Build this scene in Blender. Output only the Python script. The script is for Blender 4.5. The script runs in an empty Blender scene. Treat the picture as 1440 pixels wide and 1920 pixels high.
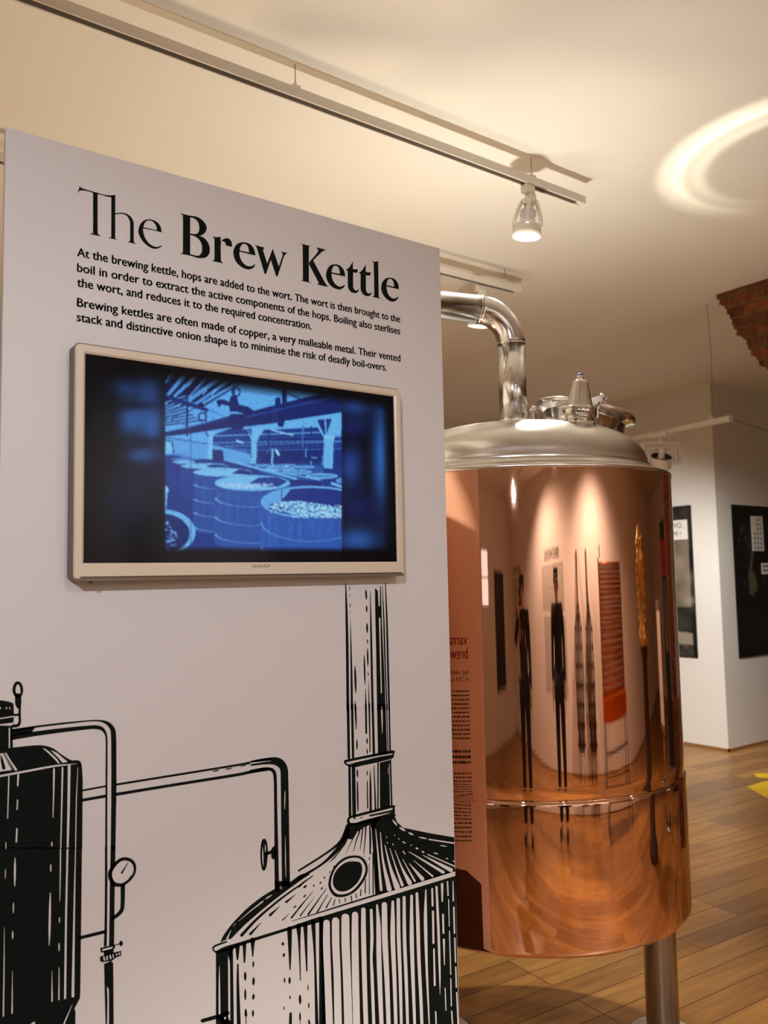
import bpy, bmesh, math, random
import numpy as np
from mathutils import Vector, Matrix
from mathutils.geometry import delaunay_2d_cdt

random.seed(7)
rng = np.random.default_rng(5)
scn = bpy.context.scene
COL = scn.collection

# ------------------------------------------------------------------ camera
F = 1575.0                                   # focal length in pixels of a 1440x1920 frame
EYE = np.array([0.0, 0.0, 1.55])
PITCH, ROLL, YAW = math.radians(4.555), math.radians(-1.115), math.radians(36.15)
def cam_axes():
    f = np.array([math.sin(YAW)*math.cos(PITCH), math.cos(YAW)*math.cos(PITCH), math.sin(PITCH)])
    r = np.array([math.cos(YAW), -math.sin(YAW), 0.0]); u = np.cross(r, f)
    c, s = math.cos(ROLL), math.sin(ROLL)
    return np.array([c*r+s*u, -s*r+c*u, f])
AX = cam_axes()
cam_data = bpy.data.cameras.new('camera'); cam = bpy.data.objects.new('camera', cam_data); COL.objects.link(cam)
m = Matrix.Identity(4)
for i in range(3):
    m[i][0] = AX[0][i]; m[i][1] = AX[1][i]; m[i][2] = -AX[2][i]; m[i][3] = EYE[i]
cam.matrix_world = m
cam_data.sensor_fit = 'VERTICAL'; cam_data.sensor_height = 36.0; cam_data.lens = F/1920*36.0
cam_data.clip_start = 0.02; cam_data.clip_end = 60
cam_data.dof.use_dof = True; cam_data.dof.focus_distance = 2.1; cam_data.dof.aperture_fstop = 4.5
scn.camera = cam

# ------------------------------------------------------------------ exposure, world, lights
vs = scn.view_settings
vs.view_transform = 'Standard'; vs.look = 'None'; vs.exposure = 0.25; vs.gamma = 1.0; vs.use_curve_mapping = False
scn.cycles.use_denoising = True
scn.cycles.max_bounces = 14; scn.cycles.diffuse_bounces = 6; scn.cycles.glossy_bounces = 6
scn.cycles.sample_clamp_indirect = 6.0
world = bpy.data.worlds.new('room_air'); scn.world = world; world.use_nodes = True
world.node_tree.nodes['Background'].inputs[0].default_value = (1.0, 0.86, 0.66, 1)
world.node_tree.nodes['Background'].inputs[1].default_value = 0.1

WARM = (1.0, 0.84, 0.62); NEUT = (1.0, 0.93, 0.83); COOL = (0.80, 0.88, 1.0)
def spot(name, loc, target, watts, cone=70, blend=0.6, radius=0.035, color=NEUT):
    d = bpy.data.lights.new(name, 'SPOT'); d.energy = watts; d.color = color
    d.spot_size = math.radians(cone); d.spot_blend = blend; d.shadow_soft_size = radius
    o = bpy.data.objects.new(name, d); COL.objects.link(o); o.location = loc
    v = Vector(target)-Vector(loc); o.rotation_euler = v.to_track_quat('-Z', 'Y').to_euler()
    return o
# lamps on the tracks (bodies built further down), then unseen spots with no body of their own
spot('spot_over_kettle', (2.447, 2.335, 2.925), (2.06, 2.03, 1.9), 150, 84, 0.45)
spot('spot_behind_pipe', (3.09, 3.439, 2.98), (4.1, 4.4, 0.0), 230, 90, 0.7)
spot('spot_to_poster', (4.95, 3.50, 2.30), (6.76, 5.3, 0.45), 190, 100, 0.95, color=(1.0, 0.97, 0.93))
spot('spot_to_panel_left', (-1.5, -1.3, 2.93), (0.45, 1.7, 0.62), 190, 72, 0.8, color=(0.94, 0.94, 1.0))
spot('spot_to_panel_right', (0.9, -1.3, 2.93), (0.95, 1.7, 0.55), 40, 66, 0.8, color=(1.0, 0.94, 0.90))
spot('fill_to_text_wall', (-.2, -1.25, 2.93), (0.2, -2.4, 1.1), 130, 130, 0.8, color=(1.0, 0.92, 0.86))  # added fill, brightens the wall that the copper mirrors
spot('fill_to_cooler_wall', (2.4, -1.25, 2.93), (2.5, -2.4, 1.1), 150, 130, 0.8, color=(1.0, 0.92, 0.86))  # second added fill for the same mirrored wall
spot('fill_to_front_floor', (2.3, -1.25, 2.93), (1.25, 0.55, 0.0), 330, 50, 0.7)  # added fill so the floor mirrored in the lower copper is brighter
spot('spot_to_brass', (4.2, -1.25, 2.93), (4.2, 0.2, 0.8), 110, 90, 0.7)
spot('spot_to_east_floor', (4.4, 0.7, 2.95), (4.9, 1.0, 0.0), 40, 100, 0.7)
spot('spot_north_floor', (0.8, 3.6, 2.95), (0.0, 4.8, 0.0), 190, 90, 0.7, color=WARM)
# unseen lamps added to stand in for light bounced up by kettle top and floor
spot('dome_bounce', (2.30, 2.28, 2.03), (2.25, 2.1, 3.3), 38, 168, 0.6, 0.03, color=(1.0, 0.94, 0.82))
spot('floor_bounce_east', (4.4, 3.4, 0.25), (4.6, 3.2, 3.3), 19, 160, 0.9, 0.6, color=(1.0, 0.84, 0.62))
spot('floor_bounce_north', (0.7, 3.4, 0.3), (0.6, 3.2, 3.3), 95, 150, 0.9, 0.3, color=(1.0, 0.79, 0.53))

# ------------------------------------------------------------------ helpers
def ray(x, y): return AX.T @ np.array([(x-720)/F, (960-y)/F, 1.0])
def at_x(x, y, X): d = ray(x, y); return EYE+d*(X-EYE[0])/d[0]
def at_y(x, y, Y): d = ray(x, y); return EYE+d*(Y-EYE[1])/d[1]
def at_z(x, y, Z): d = ray(x, y); return EYE+d*(Z-EYE[2])/d[2]
def project(P):
    v = (np.asarray(P, float)-EYE) @ AX.T
    return 720+F*v[..., 0]/v[..., 2], 960-F*v[..., 1]/v[..., 2]
def lin(c):
    c = np.asarray(c, float)/255.0
    return np.where(c <= 0.04045, c/12.92, ((c+0.055)/1.055)**2.4)
def rgb(r, g, b): t = lin((r, g, b)); return (float(t[0]), float(t[1]), float(t[2]), 1.0)

MATS = {}
def mat(name, color=None, rough=0.5, metal=0.0, spec=0.5, emit=None, strength=0.0, noise=None, bump=None, coat=0.0):
    if name in MATS: return MATS[name]
    mt = bpy.data.materials.new(name); mt.use_nodes = True
    nt = mt.node_tree; b = nt.nodes['Principled BSDF']
    b.inputs['Base Color'].default_value = color or (0.8, 0.8, 0.8, 1)
    b.inputs['Roughness'].default_value = rough; b.inputs['Metallic'].default_value = metal
    b.inputs['Specular IOR Level'].default_value = spec
    if coat: b.inputs['Coat Weight'].default_value = coat
    if emit:
        b.inputs['Emission Color'].default_value = emit; b.inputs['Emission Strength'].default_value = strength
    if noise or bump:
        tc = nt.nodes.new('ShaderNodeTexCoord')
        mp = nt.nodes.new('ShaderNodeMapping'); nt.links.new(tc.outputs['Object'], mp.inputs[0])
    if noise:                                     # (scale, amount)
        mp.inputs['Scale'].default_value = noise[2] if len(noise) > 2 else (1, 1, 1)
        n = nt.nodes.new('ShaderNodeTexNoise'); n.inputs['Scale'].default_value = noise[0]; n.inputs['Detail'].default_value = 5
        nt.links.new(mp.outputs[0], n.inputs['Vector'])
        r = nt.nodes.new('ShaderNodeMapRange'); r.inputs['To Min'].default_value = 1-noise[1]; r.inputs['To Max'].default_value = 1+noise[1]
        nt.links.new(n.outputs['Fac'], r.inputs['Value'])
        mx = nt.nodes.new('ShaderNodeMix'); mx.data_type = 'RGBA'; mx.blend_type = 'MULTIPLY'
        mx.inputs[0].default_value = 1.0; mx.inputs[6].default_value = color
        nt.links.new(r.outputs[0], mx.inputs[7]); nt.links.new(mx.outputs[2], b.inputs['Base Color'])
    if bump:                                      # (scale, strength, distance)
        n2 = nt.nodes.new('ShaderNodeTexNoise'); n2.inputs['Scale'].default_value = bump[0]; n2.inputs['Detail'].default_value = 4
        mp2 = nt.nodes.new('ShaderNodeMapping'); nt.links.new(tc.outputs['Object'], mp2.inputs[0])
        mp2.inputs['Scale'].default_value = bump[3] if len(bump) > 3 else (1, 1, 1)
        nt.links.new(mp2.outputs[0], n2.inputs['Vector'])
        bp = nt.nodes.new('ShaderNodeBump'); bp.inputs['Strength'].default_value = bump[1]; bp.inputs['Distance'].default_value = bump[2]
        nt.links.new(n2.outputs['Fac'], bp.inputs['Height']); nt.links.new(bp.outputs[0], b.inputs['Normal'])
    MATS[name] = mt
    return mt
def attr_mat(name, rough=0.5, emission=0.0, spec=0.3):
    mt = bpy.data.materials.new(name); mt.use_nodes = True; nt = mt.node_tree; b = nt.nodes['Principled BSDF']
    a = nt.nodes.new('ShaderNodeVertexColor'); a.layer_name = 'picture'
    b.inputs['Roughness'].default_value = rough; b.inputs['Specular IOR Level'].default_value = spec
    if emission:
        b.inputs['Base Color'].default_value = (0.004, 0.004, 0.005, 1)
        nt.links.new(a.outputs['Color'], b.inputs['Emission Color']); b.inputs['Emission Strength'].default_value = emission
    else: nt.links.new(a.outputs['Color'], b.inputs['Base Color'])
    return mt

ORG = {}
def empty(name, loc, label=None, cat=None, group=None):
    o = bpy.data.objects.new(name, None); COL.objects.link(o); o.location = loc; o.empty_display_size = 0.1
    ORG[o.as_pointer()] = Vector(loc); tag(o, label, cat, group); return o
def tag(o, label=None, cat=None, group=None, kind=None):
    if label: o['label'] = label
    if cat: o['category'] = cat
    if group: o['group'] = group
    if kind: o['kind'] = kind
    return o
def link_mesh(name, me, mats, parent=None, loc=None):
    """me holds world coordinates; the object gets a sensible origin"""
    if parent is not None: org = ORG[parent.as_pointer()]
    elif loc is not None: org = Vector(loc)
    else:
        n = len(me.vertices); co = np.empty(n*3); me.vertices.foreach_get('co', co); co = co.reshape(-1, 3)
        org = Vector(((co[:, 0].min()+co[:, 0].max())/2, (co[:, 1].min()+co[:, 1].max())/2, co[:, 2].min()))
    me.transform(Matrix.Translation(-org)); me.update()
    o = bpy.data.objects.new(name, me); COL.objects.link(o)
    for mt in (mats if isinstance(mats, (list, tuple)) else [mats]): me.materials.append(mt)
    if parent is not None: o.parent = parent
    else: o.location = org
    ORG[o.as_pointer()] = org
    return o
class MB:
    def __init__(s): s.bm = bmesh.new()
    def box(s, a, b, bevel=0.0, rot=None, seg=2):
        a, b = Vector(a), Vector(b); c = (a+b)/2; d = b-a
        mx = Matrix.Translation(c) @ (rot or Matrix.Identity(4)) @ Matrix.Diagonal((d.x, d.y, d.z, 1))
        r = bmesh.ops.create_cube(s.bm, size=1.0, matrix=mx)
        if bevel:
            es = {e for v in r['verts'] for e in v.link_edges}
            bmesh.ops.bevel(s.bm, geom=list(es), offset=bevel, segments=seg, affect='EDGES', profile=0.5)
        return s
    def lathe(s, prof, seg=48, mx=None, smooth=True):
        mx = mx or Matrix.Identity(4); rings = []
        for r, z in prof:
            if r < 1e-6: rings.append([s.bm.verts.new(mx @ Vector((0, 0, z)))])
            else: rings.append([s.bm.verts.new(mx @ Vector((r*math.cos(2*math.pi*k/seg), r*math.sin(2*math.pi*k/seg), z))) for k in range(seg)])
        for A, B in zip(rings, rings[1:]):
            for k in range(seg):
                k2 = (k+1) % seg
                if len(A) == 1 and len(B) == 1: continue
                if len(A) == 1: f = s.bm.faces.new((A[0], B[k2], B[k]))
                elif len(B) == 1: f = s.bm.faces.new((A[k], A[k2], B[0]))
                else: f = s.bm.faces.new((A[k], A[k2], B[k2], B[k]))
                f.smooth = smooth
        return s
    def tube(s, path, rad, seg=16, caps=True):
        P = [Vector(p) for p in path]; n = len(P)
        R = rad if isinstance(rad, (list, tuple)) else [rad]*n
        T = [((P[min(i+1, n-1)]-P[max(i-1, 0)]).normalized()) for i in range(n)]
        up = Vector((0, 0, 1)) if abs(T[0].z) < 0.9 else Vector((1, 0, 0))
        N = (up-T[0]*up.dot(T[0])).normalized(); rings = []
        for i in range(n):
            N = (N-T[i]*N.dot(T[i])).normalized(); B = T[i].cross(N)
            rings.append([s.bm.verts.new(P[i]+R[i]*(math.cos(2*math.pi*k/seg)*N+math.sin(2*math.pi*k/seg)*B)) for k in range(seg)])
        for A, Bq in zip(rings, rings[1:]):
            for k in range(seg):
                f = s.bm.faces.new((A[k], A[(k+1) % seg], Bq[(k+1) % seg], Bq[k])); f.smooth = True
        if caps:
            s.bm.faces.new(rings[0][::-1]); s.bm.faces.new(rings[-1])
        return s
    def ball(s, c, r, sc=(1, 1, 1), rot=None, seg=20):
        mx = Matrix.Translation(c) @ (rot or Matrix.Identity(4)) @ Matrix.Diagonal((r*sc[0], r*sc[1], r*sc[2], 1))
        q = bmesh.ops.create_uvsphere(s.bm, u_segments=seg, v_segments=max(8, seg//2), radius=1.0, matrix=mx)
        for v in q['verts']:
            for f in v.link_faces: f.smooth = True
        return s
    def prism(s, pts, vec):
        vec = Vector(vec); A = [s.bm.verts.new(p) for p in pts]; B = [s.bm.verts.new(Vector(p)+vec) for p in pts]
        nv = Vector((0, 0, 0)); Q = [Vector(p) for p in pts]
        for i in range(len(Q)): nv += (Q[i]-Q[0]).cross(Q[(i+1) % len(Q)]-Q[0])
        a1 = (Q[1]-Q[0]).normalized(); nv.normalize(); a2 = nv.cross(a1)
        V, tri = fill_tris([[((q-Q[0]).dot(a1), (q-Q[0]).dot(a2)) for q in Q]])
        for t in tri:
            if max(t) >= len(Q): continue
            try: s.bm.faces.new([A[i] for i in t]); s.bm.faces.new([B[i] for i in reversed(t)])
            except ValueError: pass
        n = len(pts)
        for i in range(n): s.bm.faces.new((A[i], A[(i+1) % n], B[(i+1) % n], B[i]))
        return s
    def mesh(s, name):
        bmesh.ops.recalc_face_normals(s.bm, faces=s.bm.faces)
        me = bpy.data.meshes.new(name); s.bm.to_mesh(me); s.bm.free(); return me
    def build(s, name, mats, parent=None, loc=None): return link_mesh(name, s.mesh(name), mats, parent, loc)
def frame_mx(origin, zdir, xhint=(1, 0, 0)):
    z = Vector(zdir).normalized(); x = Vector(xhint); x = (x-z*x.dot(z)).normalized(); y = z.cross(x)
    q = Matrix.Identity(4)
    for i in range(3): q[i][0] = x[i]; q[i][1] = y[i]; q[i][2] = z[i]; q[i][3] = origin[i]
    return q
def fill_tris(loops):
    """triangles inside 2D loops by the even-odd rule -> (points, triangles)"""
    P_ = [Vector((p[0], p[1])) for lp in loops for p in lp]; E_ = []; k = 0
    for lp in loops: E_ += [(k+i, k+(i+1) % len(lp)) for i in range(len(lp))]; k += len(lp)
    V, _, T, *_r = delaunay_2d_cdt(P_, E_, [], 0, 1e-5)
    c = np.array([[(V[t[0]].x+V[t[1]].x+V[t[2]].x)/3, (V[t[0]].y+V[t[1]].y+V[t[2]].y)/3] for t in T]); ins = np.zeros(len(T), bool)
    for a, b in E_:
        x1, y1, x2, y2 = P_[a].x, P_[a].y, P_[b].x, P_[b].y
        if y1 != y2: ins ^= ((y1 > c[:, 1]) != (y2 > c[:, 1])) & (c[:, 0] < (x2-x1)*(c[:, 1]-y1)/(y2-y1)+x1)
    return V, [t for t, q in zip(T, ins) if q]
def smooth_pts(pts, closed=True, n=5):
    P = [np.array(p, float) for p in pts]; L = len(P); out = []
    for i in range(L if closed else L-1):
        g = (lambda j: P[j % L]) if closed else (lambda j: P[max(0, min(L-1, j))])
        p0, p1, p2, p3 = g(i-1), g(i), g(i+1), g(i+2)
        if np.allclose(p1, p2): continue
        if np.allclose(p0, p1): p0 = 2*p1-p2
        if np.allclose(p3, p2): p3 = 2*p2-p1
        for k in range(n):
            t = k/n
            out.append(0.5*((2*p1)+(-p0+p2)*t+(2*p0-5*p1+4*p2-p3)*t*t+(-p0+3*p1-3*p2+p3)*t**3))
    if not closed: out.append(P[-1])
    return out
def text_tris(s, bold=0.0):
    """triangulated letters of the built-in typeface at size 1 -> (verts, tris)"""
    cu = bpy.data.curves.new('t', 'FONT'); cu.body = s; cu.size = 1.0; cu.offset = bold; cu.resolution_u = 3
    o = bpy.data.objects.new('t', cu); COL.objects.link(o)
    dg = bpy.context.evaluated_depsgraph_get(); me = o.evaluated_get(dg).to_mesh()
    V = [v.co.copy() for v in me.vertices]; me.calc_loop_triangles(); T = [tuple(t.vertices) for t in me.loop_triangles]
    o.evaluated_get(dg).to_mesh_clear(); bpy.data.objects.remove(o); bpy.data.curves.remove(cu)
    return V, T
def text_onto(bm, s, fn, x0, x1, z, height=None, bold=0.0, xh=None):
    """lay text from x0 to x1 along the base line z; fn maps (x, z) to a 3D point"""
    V, T = text_tris(s, bold); a = min(v.x for v in V); b = max(v.x for v in V)
    sx = (x1-x0)/(b-a); sz = height/0.7 if height else abs(sx)
    if xh:                                        # lower case raised to the height xh
        x_ = max(v.y for v in text_tris('x')[0]); c_ = max(v.y for v in text_tris('T')[0])
        up = lambda y: y*xh/x_ if y <= x_ else xh+(y-x_)*(height-xh)/(c_-x_)
    else: up = lambda y: y*sz
    vs_ = [bm.verts.new(fn(x0+(v.x-a)*sx, z+up(v.y))) for v in V]
    for t in T:
        try: bm.faces.new([vs_[i] for i in t])
        except ValueError: pass

# ------------------------------------------------------------------ materials
M_panel = mat('white_panel_print', (0.74, 0.72, 0.73, 1), 0.45, spec=0.35)
M_ink = mat('black_green_ink', (0.006, 0.009, 0.008, 1), 0.8, spec=0.08)
M_red = mat('red_ink', rgb(190, 30, 25), 0.5)
M_grey_ink = mat('grey_ink', (0.02, 0.018, 0.018, 1), 0.7, spec=0.1)
M_bezel = mat('cream_plastic', rgb(222, 208, 188), 0.22, spec=0.5)
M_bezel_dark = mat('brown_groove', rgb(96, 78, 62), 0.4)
M_steel = mat('brushed_steel', (0.66, 0.64, 0.60, 1), 0.30, 1.0, bump=(60, 0.04, 0.002, (1, 1, 6)))
M_chrome = mat('polished_steel', (0.72, 0.70, 0.67, 1), 0.09, 1.0)
M_pipe = mat('satin_pipe_steel', (0.70, 0.68, 0.65, 1), 0.16, 1.0)
M_leg = mat('dull_tube_steel', (0.42, 0.38, 0.34, 1), 0.28, 1.0)
M_white_metal = mat('white_powder_coat', rgb(226, 220, 210), 0.4)
M_black = mat('matt_black', (0.01, 0.01, 0.01, 1), 0.5)
M_plaster = mat('white_plaster', (0.80, 0.775, 0.73, 1), 0.85, spec=0.2, noise=(3.0, 0.03), bump=(40, 0.05, 0.004))
M_ceiling = mat('cream_ceiling_plaster', (0.83, 0.80, 0.73, 1), 0.9, spec=0.15, noise=(1.3, 0.04), bump=(6, 0.10, 0.02))
M_oak = mat('oak_trim', rgb(150, 105, 62), 0.5, noise=(8, 0.2, (1, 1, 1)))
M_yellow = mat('yellow_vinyl', rgb(235, 196, 0), 0.45)
M_wire = mat('thin_wire', rgb(120, 100, 80), 0.5)
M_lens = mat('glowing_lamp_lens', (1, 1, 1, 1), 0.3, emit=(1.0, 0.95, 0.86, 1), strength=14)
M_wood_dark = mat('dark_wood', rgb(70, 44, 26), 0.5, noise=(10, 0.3, (6, 6, 1)))
M_brass = mat('old_brass', (0.70, 0.50, 0.20, 1), 0.25, 1.0)
M_orange = mat('bright_copper_tube', (0.52, 0.17, 0.045, 1), 0.42, 0.35)
M_paper = mat('white_paper', (0.82, 0.80, 0.76, 1), 0.7)

def copper_material():
    mt = bpy.data.materials.new('polished_copper'); mt.use_nodes = True; nt = mt.node_tree; b = nt.nodes['Principled BSDF']
    b.inputs['Metallic'].default_value = 1.0; b.inputs['Base Color'].default_value = (0.96, 0.57, 0.40, 1)
    b.inputs['Roughness'].default_value = 0.055
    tc = nt.nodes.new('ShaderNodeTexCoord'); mp = nt.nodes.new('ShaderNodeMapping'); nt.links.new(tc.outputs['Object'], mp.inputs[0])
    mp.inputs['Scale'].default_value = (0.5, 0.5, 22)
    n = nt.nodes.new('ShaderNodeTexNoise'); n.inputs['Scale'].default_value = 2.2; n.inputs['Detail'].default_value = 6; n.inputs['Roughness'].default_value = 0.65
    nt.links.new(mp.outputs[0], n.inputs['Vector'])
    bp = nt.nodes.new('ShaderNodeBump'); bp.inputs['Strength'].default_value = 0.05; bp.inputs['Distance'].default_value = 0.0008
    nt.links.new(n.outputs['Fac'], bp.inputs['Height']); nt.links.new(bp.outputs[0], b.inputs['Normal'])
    r = nt.nodes.new('ShaderNodeMapRange'); r.inputs['To Min'].default_value = 0.015; r.inputs['To Max'].default_value = 0.045
    nt.links.new(n.outputs['Fac'], r.inputs['Value']); nt.links.new(r.outputs[0], b.inputs['Roughness'])
    return mt
M_copper = copper_material()

def floor_material():
    mt = bpy.data.materials.new('oak_plank_floor'); mt.use_nodes = True; nt = mt.node_tree; b = nt.nodes['Principled BSDF']
    N = nt.nodes.new; L = nt.links.new
    tc = N('ShaderNodeTexCoord'); mp = N('ShaderNodeMapping'); L(tc.outputs['Object'], mp.inputs[0])
    mp.inputs['Rotation'].default_value = (0, 0, math.radians(3.5)); mp.inputs['Location'].default_value = (0.0, -0.055, 0)
    br = N('ShaderNodeTexBrick'); L(mp.outputs[0], br.inputs['Vector'])
    br.offset = 0.37; br.offset_frequency = 3; br.squash = 1.0
    br.inputs['Scale'].default_value = 1.0; br.inputs['Brick Width'].default_value = 1.15; br.inputs['Row Height'].default_value = 0.127
    br.inputs['Mortar Size'].default_value = 0.0022; br.inputs['Mortar Smooth'].default_value = 0.2; br.inputs['Bias'].default_value = 0.0
    br.inputs['Color1'].default_value = (0.20, 0.20, 0.20, 1); br.inputs['Color2'].default_value = (1, 1, 1, 1); br.inputs['Mortar'].default_value = (0.5, 0.5, 0.5, 1)
    ramp = N('ShaderNodeValToRGB'); L(br.outputs['Color'], ramp.inputs[0])
    e = ramp.color_ramp.elements; e[0].position = 0.2; e[0].color = rgb(140, 95, 43); e[1].position = 1.0; e[1].color = rgb(174, 126, 63)
    mp2 = N('ShaderNodeMapping'); L(mp.outputs[0], mp2.inputs[0]); mp2.inputs['Scale'].default_value = (1.2, 14, 1)
    off = N('ShaderNodeVectorMath'); off.operation = 'ADD'; L(mp2.outputs[0], off.inputs[0]); L(br.outputs['Color'], off.inputs[1])
    n = N('ShaderNodeTexNoise'); n.inputs['Scale'].default_value = 2.0; n.inputs['Detail'].default_value = 7; n.inputs['Distortion'].default_value = 0.6
    L(off.outputs[0], n.inputs['Vector'])
    r = N('ShaderNodeMapRange'); r.inputs['From Min'].default_value = 0.3; r.inputs['From Max'].default_value = 0.7
    r.inputs['To Min'].default_value = 0.68; r.inputs['To Max'].default_value = 1.18; L(n.outputs['Fac'], r.inputs['Value'])
    mx = N('ShaderNodeMix'); mx.data_type = 'RGBA'; mx.blend_type = 'MULTIPLY'; mx.inputs[0].default_value = 1
    L(ramp.outputs[0], mx.inputs[6]); L(r.outputs[0], mx.inputs[7])
    n3 = N('ShaderNodeTexNoise'); n3.inputs['Scale'].default_value = 3.5; L(mp.outputs[0], n3.inputs['Vector'])
    r3 = N('ShaderNodeMapRange'); r3.inputs['From Min'].default_value = 0.22; r3.inputs['From Max'].default_value = 0.30; r3.inputs['To Min'].default_value = 0.45
    L(n3.outputs['Fac'], r3.inputs['Value'])
    mx1 = N('ShaderNodeMix'); mx1.data_type = 'RGBA'; mx1.blend_type = 'MULTIPLY'; mx1.inputs[0].default_value = 1
    L(mx.outputs[2], mx1.inputs[6]); L(r3.outputs[0], mx1.inputs[7])
    mx2 = N('ShaderNodeMix'); mx2.data_type = 'RGBA'; L(br.outputs['Fac'], mx2.inputs[0]); L(mx1.outputs[2], mx2.inputs[6]); mx2.inputs[7].default_value = rgb(58, 30, 8)
    L(mx2.outputs[2], b.inputs['Base Color'])
    b.inputs['Roughness'].default_value = 0.36
    bp = N('ShaderNodeBump'); bp.invert = True; bp.inputs['Strength'].default_value = 0.5; bp.inputs['Distance'].default_value = 0.002
    L(br.outputs['Fac'], bp.inputs['Height']); L(bp.outputs[0], b.inputs['Normal'])
    return mt
M_floor = floor_material()

def brick_material():
    mt = bpy.data.materials.new('old_red_brick'); mt.use_nodes = True; nt = mt.node_tree; b = nt.nodes['Principled BSDF']
    N = nt.nodes.new; L = nt.links.new
    tc = N('ShaderNodeTexCoord'); sx = N('ShaderNodeSeparateXYZ'); L(tc.outputs['Object'], sx.inputs[0])
    cb = N('ShaderNodeCombineXYZ'); ad = N('ShaderNodeMath'); L(sx.outputs['X'], ad.inputs[0]); L(sx.outputs['Y'], ad.inputs[1])
    L(ad.outputs[0], cb.inputs['X']); L(sx.outputs['Z'], cb.inputs['Y'])
    nz = N('ShaderNodeTexNoise'); nz.inputs['Scale'].default_value = 9; L(tc.outputs['Object'], nz.inputs['Vector'])
    dis = N('ShaderNodeVectorMath'); dis.operation = 'SCALE'; dis.inputs['Scale'].default_value = 0.03; L(nz.outputs['Color'], dis.inputs[0])
    ad2 = N('ShaderNodeVectorMath'); ad2.operation = 'ADD'; L(cb.outputs[0], ad2.inputs[0]); L(dis.outputs[0], ad2.inputs[1])
    br = N('ShaderNodeTexBrick'); L(ad2.outputs[0], br.inputs['Vector']); br.inputs['Scale'].default_value = 1.0
    br.inputs['Brick Width'].default_value = 0.21; br.inputs['Row Height'].default_value = 0.072; br.inputs['Mortar Size'].default_value = 0.009
    br.inputs['Mortar Smooth'].default_value = 0.4
    br.inputs['Color1'].default_value = rgb(96, 38, 14); br.inputs['Color2'].default_value = rgb(128, 68, 30); br.inputs['Mortar'].default_value = rgb(112, 82, 44)
    n = N('ShaderNodeTexNoise'); n.inputs['Scale'].default_value = 22; n.inputs['Detail'].default_value = 6; L(tc.outputs['Object'], n.inputs['Vector'])
    r = N('ShaderNodeMapRange'); r.inputs['From Min'].default_value = 0.3; r.inputs['From Max'].default_value = 0.7; r.inputs['To Min'].default_value = 0.45; r.inputs['To Max'].default_value = 1.2
    L(n.outputs['Fac'], r.inputs['Value'])
    mx = N('ShaderNodeMix'); mx.data_type = 'RGBA'; mx.blend_type = 'MULTIPLY'; mx.inputs[0].default_value = 1
    L(br.outputs['Color'], mx.inputs[6]); L(r.outputs[0], mx.inputs[7]); L(mx.outputs[2], b.inputs['Base Color'])
    b.inputs['Roughness'].default_value = 0.9
    bp = N('ShaderNodeBump'); bp.inputs['Strength'].default_value = 0.9; bp.inputs['Distance'].default_value = 0.02
    mm = N('ShaderNodeMath'); mm.operation = 'SUBTRACT'; L(n.outputs['Fac'], mm.inputs[0]); L(br.outputs['Fac'], mm.inputs[1])
    L(mm.outputs[0], bp.inputs['Height']); L(bp.outputs[0], b.inputs['Normal'])
    return mt
M_brick = brick_material()

# ------------------------------------------------------------------ the room
ZC = 3.258; XE = 6.767; YC = 4.264; YS = -2.4; XW = -3.2; YN = 9.0; XF = 10.5
def struct(name, mb, mt): o = mb.build(name, mt, loc=(0, 0, 0)); o['kind'] = 'structure'; return o
struct('floor', MB().box((XW-.2, YS-.2, -0.1), (XF+.2, YN+.2, 0)), M_floor)
struct('ceiling', MB().box((XW-.2, YS-.2, ZC), (XF+.2, YN+.2, ZC+0.1)), M_ceiling)
struct('wall_south', MB().box((XW-.2, YS-.2, 0), (XF+.2, YS, ZC)), M_plaster)
struct('wall_north', MB().box((XW-.2, YN, 0), (XE, YN+.2, ZC)), M_plaster)
struct('wall_far', MB().box((XF, YS, 0), (XF+.2, YC, ZC)), M_plaster)
struct('wall_corner', MB().box((XE, YC, 0), (XF+.2, YN+.2, ZC)), M_plaster)
WY0, WY1, WZ0, WZ1 = -0.42, 0.16, 1.40, 2.35
w = MB().box((XW-.2, YS, 0), (XW, WY0, ZC)).box((XW-.2, WY1, 0), (XW, YN, ZC)).box((XW-.2, WY0, 0), (XW, WY1, WZ0)).box((XW-.2, WY0, WZ1), (XW, WY1, ZC))
struct('wall_west', w, M_plaster)
wn = empty('window_1', (XW-.1, (WY0+WY1)/2, WZ0)); wn['kind'] = 'structure'
fr = MB()
for y0, y1, z0, z1 in ((WY0, WY0+.06, WZ0, WZ1), (WY1-.06, WY1, WZ0, WZ1), (WY0, WY1, WZ0, WZ0+.06), (WY0, WY1, WZ1-.06, WZ1), (WY0, WY1, 1.86, 1.89)):
    fr.box((XW-.14, y0, z0), (XW-.06, y1, z1))
fr.build('window_frame', M_white_metal, wn)
M_day = mat('daylit_frosted_pane', (0.8, 0.8, 0.8, 1), 0.5, emit=(0.80, 0.86, 1.0, 1), strength=1.0)
MB().box((XW-.12, WY0+.05, WZ0+.05), (XW-.11, WY1-.05, WZ1-.05)).build('window_pane', M_day, wn)
struct('baseboard_corner', MB().box((XE-.014, YC-.014, 0), (XE, YN, 0.022)).box((XE-.014, YC-.014, 0), (XF, YC, 0.022)), M_oak)
struct('baseboard_south', MB().box((XW, YS, 0), (XF, YS+.015, 0.03)), M_oak)
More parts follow.
